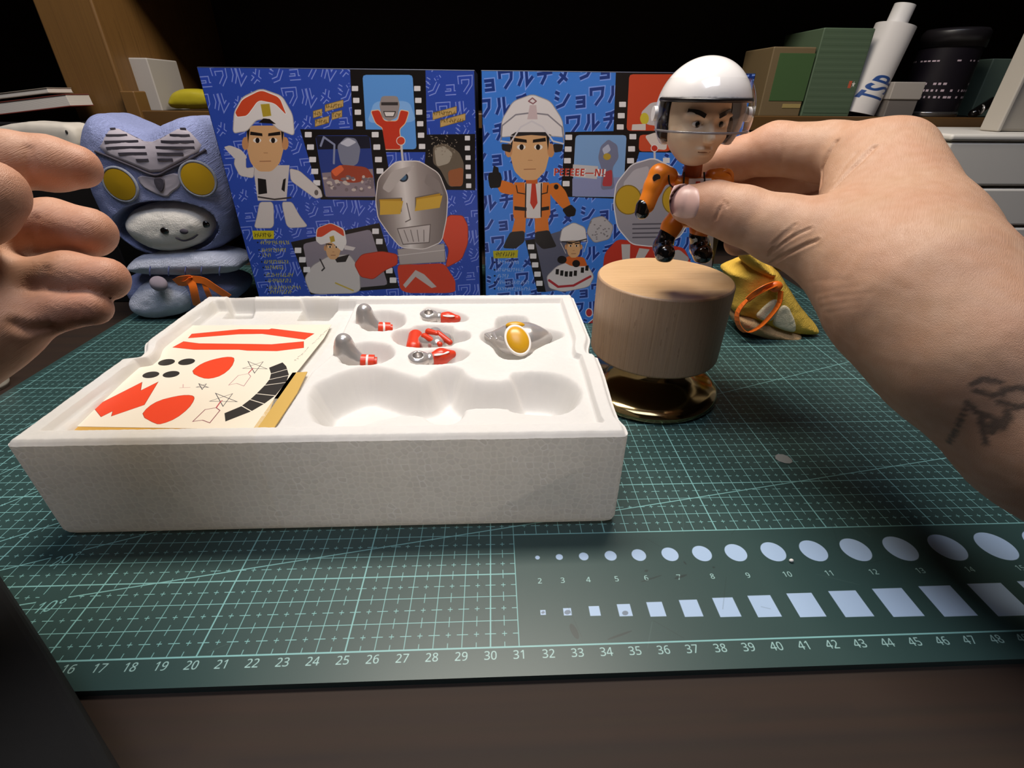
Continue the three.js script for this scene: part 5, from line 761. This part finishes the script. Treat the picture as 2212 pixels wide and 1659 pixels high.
{
  const a = sh(2112, 243), b = sh(2165, 215), t = thing('marker_pen', 'black pen with a shiny tip lying beside the black jar', 'pen', [a.x, shelfY, ZS - 1]);
  part('barrel', tube([V(a.x, shelfY + 0.42, ZS - 0.4), V(b.x, shelfY + 1.5, ZS - 1)], 0.42, 4, 16), gloveBlack, t); part('tip', ball(V(a.x, shelfY + 0.42, ZS - 0.4), 0.45, 0.42, 0.45), gloveBlack, t); part('ring', new THREE.TorusGeometry(0.42, 0.08, 10, 24).rotateY(Math.PI / 2).translate(a.x + 0.6, shelfY + 0.7, ZS - 0.5), silver, t);
}
carton('small_box', 'dull green box on the shelf behind the pen', 'box', 2098, 2190, 20, 5, std('#4a5a50', 0.6), ZS - 3.4);
carton('small_box', 'white box on the shelf right of the brown upright', 'box', 306, 352, 19, 5, std('#a7a19b', 0.6), ZS);
{
  const a = sh(352, 232), b = sh(452, 232), t = thing('plastic_bag', 'yellow crumpled plastic bag on the shelf above the blue plush', 'bag', [(a.x + b.x) / 2, shelfY, ZS - 2]);
  const g = cushion([[352, 234], [362, 200], [390, 190], [430, 194], [458, 200], [462, 234], [410, 236]], ZS, ZS - 1.4, 1.4, 0.7, 0.14)[0];
  part('bag_body', g, phys('#a99b22', 0.4), t);
}
{
  const zl = -39, p = (u, v) => onZ(u, v, zl), base = thing('storage_box', 'black storage box under the magazines at the far left', 'box', [p(20, 250).x, -0.3, zl - 5]);
  part('box_body', box(p(-330, 250).x, p(163, 250).x, -0.3, p(60, 264).y, zl - 2.9, zl, 0.2), std('#0f0b0a', 0.6), base);
  const pages = canvas(256, 64, (c) => { c.fillStyle = '#cfc8c0'; c.fillRect(0, 0, 256, 64); for (let i = 0; i < 26; i++) { c.fillStyle = i % 2 ? '#a49b93' : '#e2dcd4'; c.fillRect(0, i * 2.5, 256, 1.2); } });
  for (const [v0, v1, cover, label] of [[252, 224, '#7d3b33', 'thick magazine with a red cover at the bottom of the left stack'], [222, 206, '#8d8478', 'thin grey magazine on top of the red one at the far left']]) {
    const y0 = p(40, v0).y + (v0 > 230 ? 0.05 : 0.12), y1 = p(40, v1).y, x0 = p(-330, 240).x, x1 = p(v0 > 230 ? 158 : 122, 240).x, px0 = p(-20, 240).x, t = thing('magazine', label, 'magazine', [(x0 + x1) / 2, y0, zl - 4]);
    const R = (g) => g.translate(-px0, -y0, 0).rotateZ(0.11).translate(px0, y0, 0);
    part('page_block', R(box(x0, x1, y0 + 0.06, y1 - 0.06, zl - 2.8, zl - 0.05, 0.03)), std(0xffffff, 0.8, { map: pages }), t, 'pale page edges'); part('cover', R(box(x0, x1 + 0.05, y1 - 0.06, y1, zl - 2.8, zl, 0.02)), std(cover, 0.4), t); part('cover', R(box(x0, x1 + 0.05, y0, y0 + 0.06, zl - 2.8, zl, 0.02)), std(cover, 0.4), t);
  }
  const zw = -33.5, q = (u, v) => onZ(u, v, zw), yb = q(100, 345).y, low = thing('storage_box', 'black storage box under the white paper bag, left of the blue plush', 'box', [q(50, 300).x, -0.3, zw - 1.5]), w = thing('paper_bag', 'white crumpled paper bag beside the left hand, left of the blue plush', 'bag', [q(100, 300).x, yb, zw - 1.5]);
  part('box_body', box(q(-330, 340).x, q(172, 340).x, -0.3, yb - 0.02, zw - 4, zw - 0.3, 0.15), std('#0f0b0a', 0.6), low);
  const g = cushion([[-60, 285], [40, 262], [90, 266], [150, 268], [172, 300], [170, 345], [-80, 345], [-70, 310]], zw, zw - 1.2, 1.3, 0.5, 0.16, 1)[0];
  part('bag_body', g, std('#c9c1b4', 0.85), w); for (const [u, v] of [[146, 285]]) part('eyelet', ball(q(u, v).add(V(0, 0, 0.1)), 0.09, 0.14, 0.06, 12, 8), std('#2a2522', 0.6), w);
}
{
  const zg = -31, p = (u, v) => onZ(u, v, zg), x0 = p(2052, 300).x, yTop = p(2100, 290).y, t = thing('drawer_unit', 'light grey plastic drawer unit standing right of the hand', 'drawer unit', [x0 + 9, -0.3, zg - 8]), grey = std('#d8d3ca', 0.55), y1 = p(2150, 405).y, y2 = p(2160, 490).y;
  part('cabinet', box(x0 + 0.3, x0 + 22, -0.3, yTop - 0.4, zg - 10, zg - 0.5, 0.3), std('#6f6b66', 0.6), t); part('top', box(x0, x0 + 22.2, yTop - 0.5, yTop, zg - 10.3, zg + 0.1, 0.22), grey, t);
  part('drawer', box(x0 + 0.2, x0 + 22, y1 + 0.12, yTop - 0.55, zg - 2, zg, 0.2), grey, t); part('drawer', box(x0 + 0.2, x0 + 22, y2 + 0.1, y1 - 0.1, zg - 2, zg, 0.2), grey, t); part('drawer', box(x0 + 0.2, x0 + 22, y2 - 4.2, y2 - 0.1, zg - 2, zg, 0.2), grey, t); part('drawer', box(x0 + 0.2, x0 + 22, 0.2, y2 - 4.4, zg - 2, zg, 0.2), grey, t);
  const zp = zg - 4, b0 = onZ(2128, 284, zp), b1 = onZ(2202, 284, zp), h = 20;
  const post = thing('lamp_post', 'leaning grey plastic post standing on the drawer unit', 'post', [(b0.x + b1.x) / 2, yTop, zp]);
  part('post_body', box(-1.35, 1.35, 0, h, -0.9, 0.9, 0.3).rotateZ(-0.02).translate((b0.x + b1.x) / 2, yTop, zp), std('#a19a8f', 0.55), post); part('post_edge', box(-1.5, -1.15, 0, h, -0.7, 1.1, 0.12).rotateZ(-0.02).translate((b0.x + b1.x) / 2, yTop, zp), std('#b5aea3', 0.5), post);
}
{
  const pts = [[-70, 1180], [-4, 1284], [44, 1360], [98, 1452], [150, 1545], [205, 1640], [260, 1760], [-400, 1760], [-400, 1200]].map(([u, v]) => onY(u, v, 1.6));
  solo('camera_bag', 'black fabric bag edge at the lower left corner of the mat', 'bag', (() => { const q = round(pts.map((p) => [p.x, p.z]), 1); return slab(q, 0.2, 1.2, 0.2); })(), std('#0d0d10', 0.85, { bumpMap: times(fuzzMap, 30), bumpScale: 0.0004 }));
  const s = onY(1690, 992, 0); solo('paper_scrap', 'tiny pale torn paper scrap lying on the mat grid', 'scrap', slab(round([[s.x - 0.42, s.z + 0.1], [s.x - 0.2, s.z - 0.4], [s.x + 0.35, s.z - 0.35], [s.x + 0.5, s.z + 0.2], [s.x + 0.1, s.z + 0.45]], 1), 0.012, 0.02), std('#8a8d8c', 0.8));
  const d = onY(1708, 1214, 0); solo('crumb', 'tiny white foam crumb beside the printed circles', 'crumb', ball(V(d.x, 0.09, d.z), 0.09, 0.08, 0.07, 12, 8), std('#f2efe8', 0.8));
  const e = onY(16, 838, -0.29); solo('white_cap', 'small off-white plastic cap on the desk under the left hand', 'cap', lathe([[0, 0], [0.9, 0], [1.0, 0.3], [0.95, 1.5], [0.8, 1.7], [0, 1.7]], 32).translate(e.x - 1.0, -0.29, e.z), std('#b9b3a5', 0.5));
}

scene.traverse((o) => { if (o.isMesh || o.isLight) { o.castShadow = true; if (o.isMesh) o.receiveShadow = true; } });
renderer.render(scene, camera);
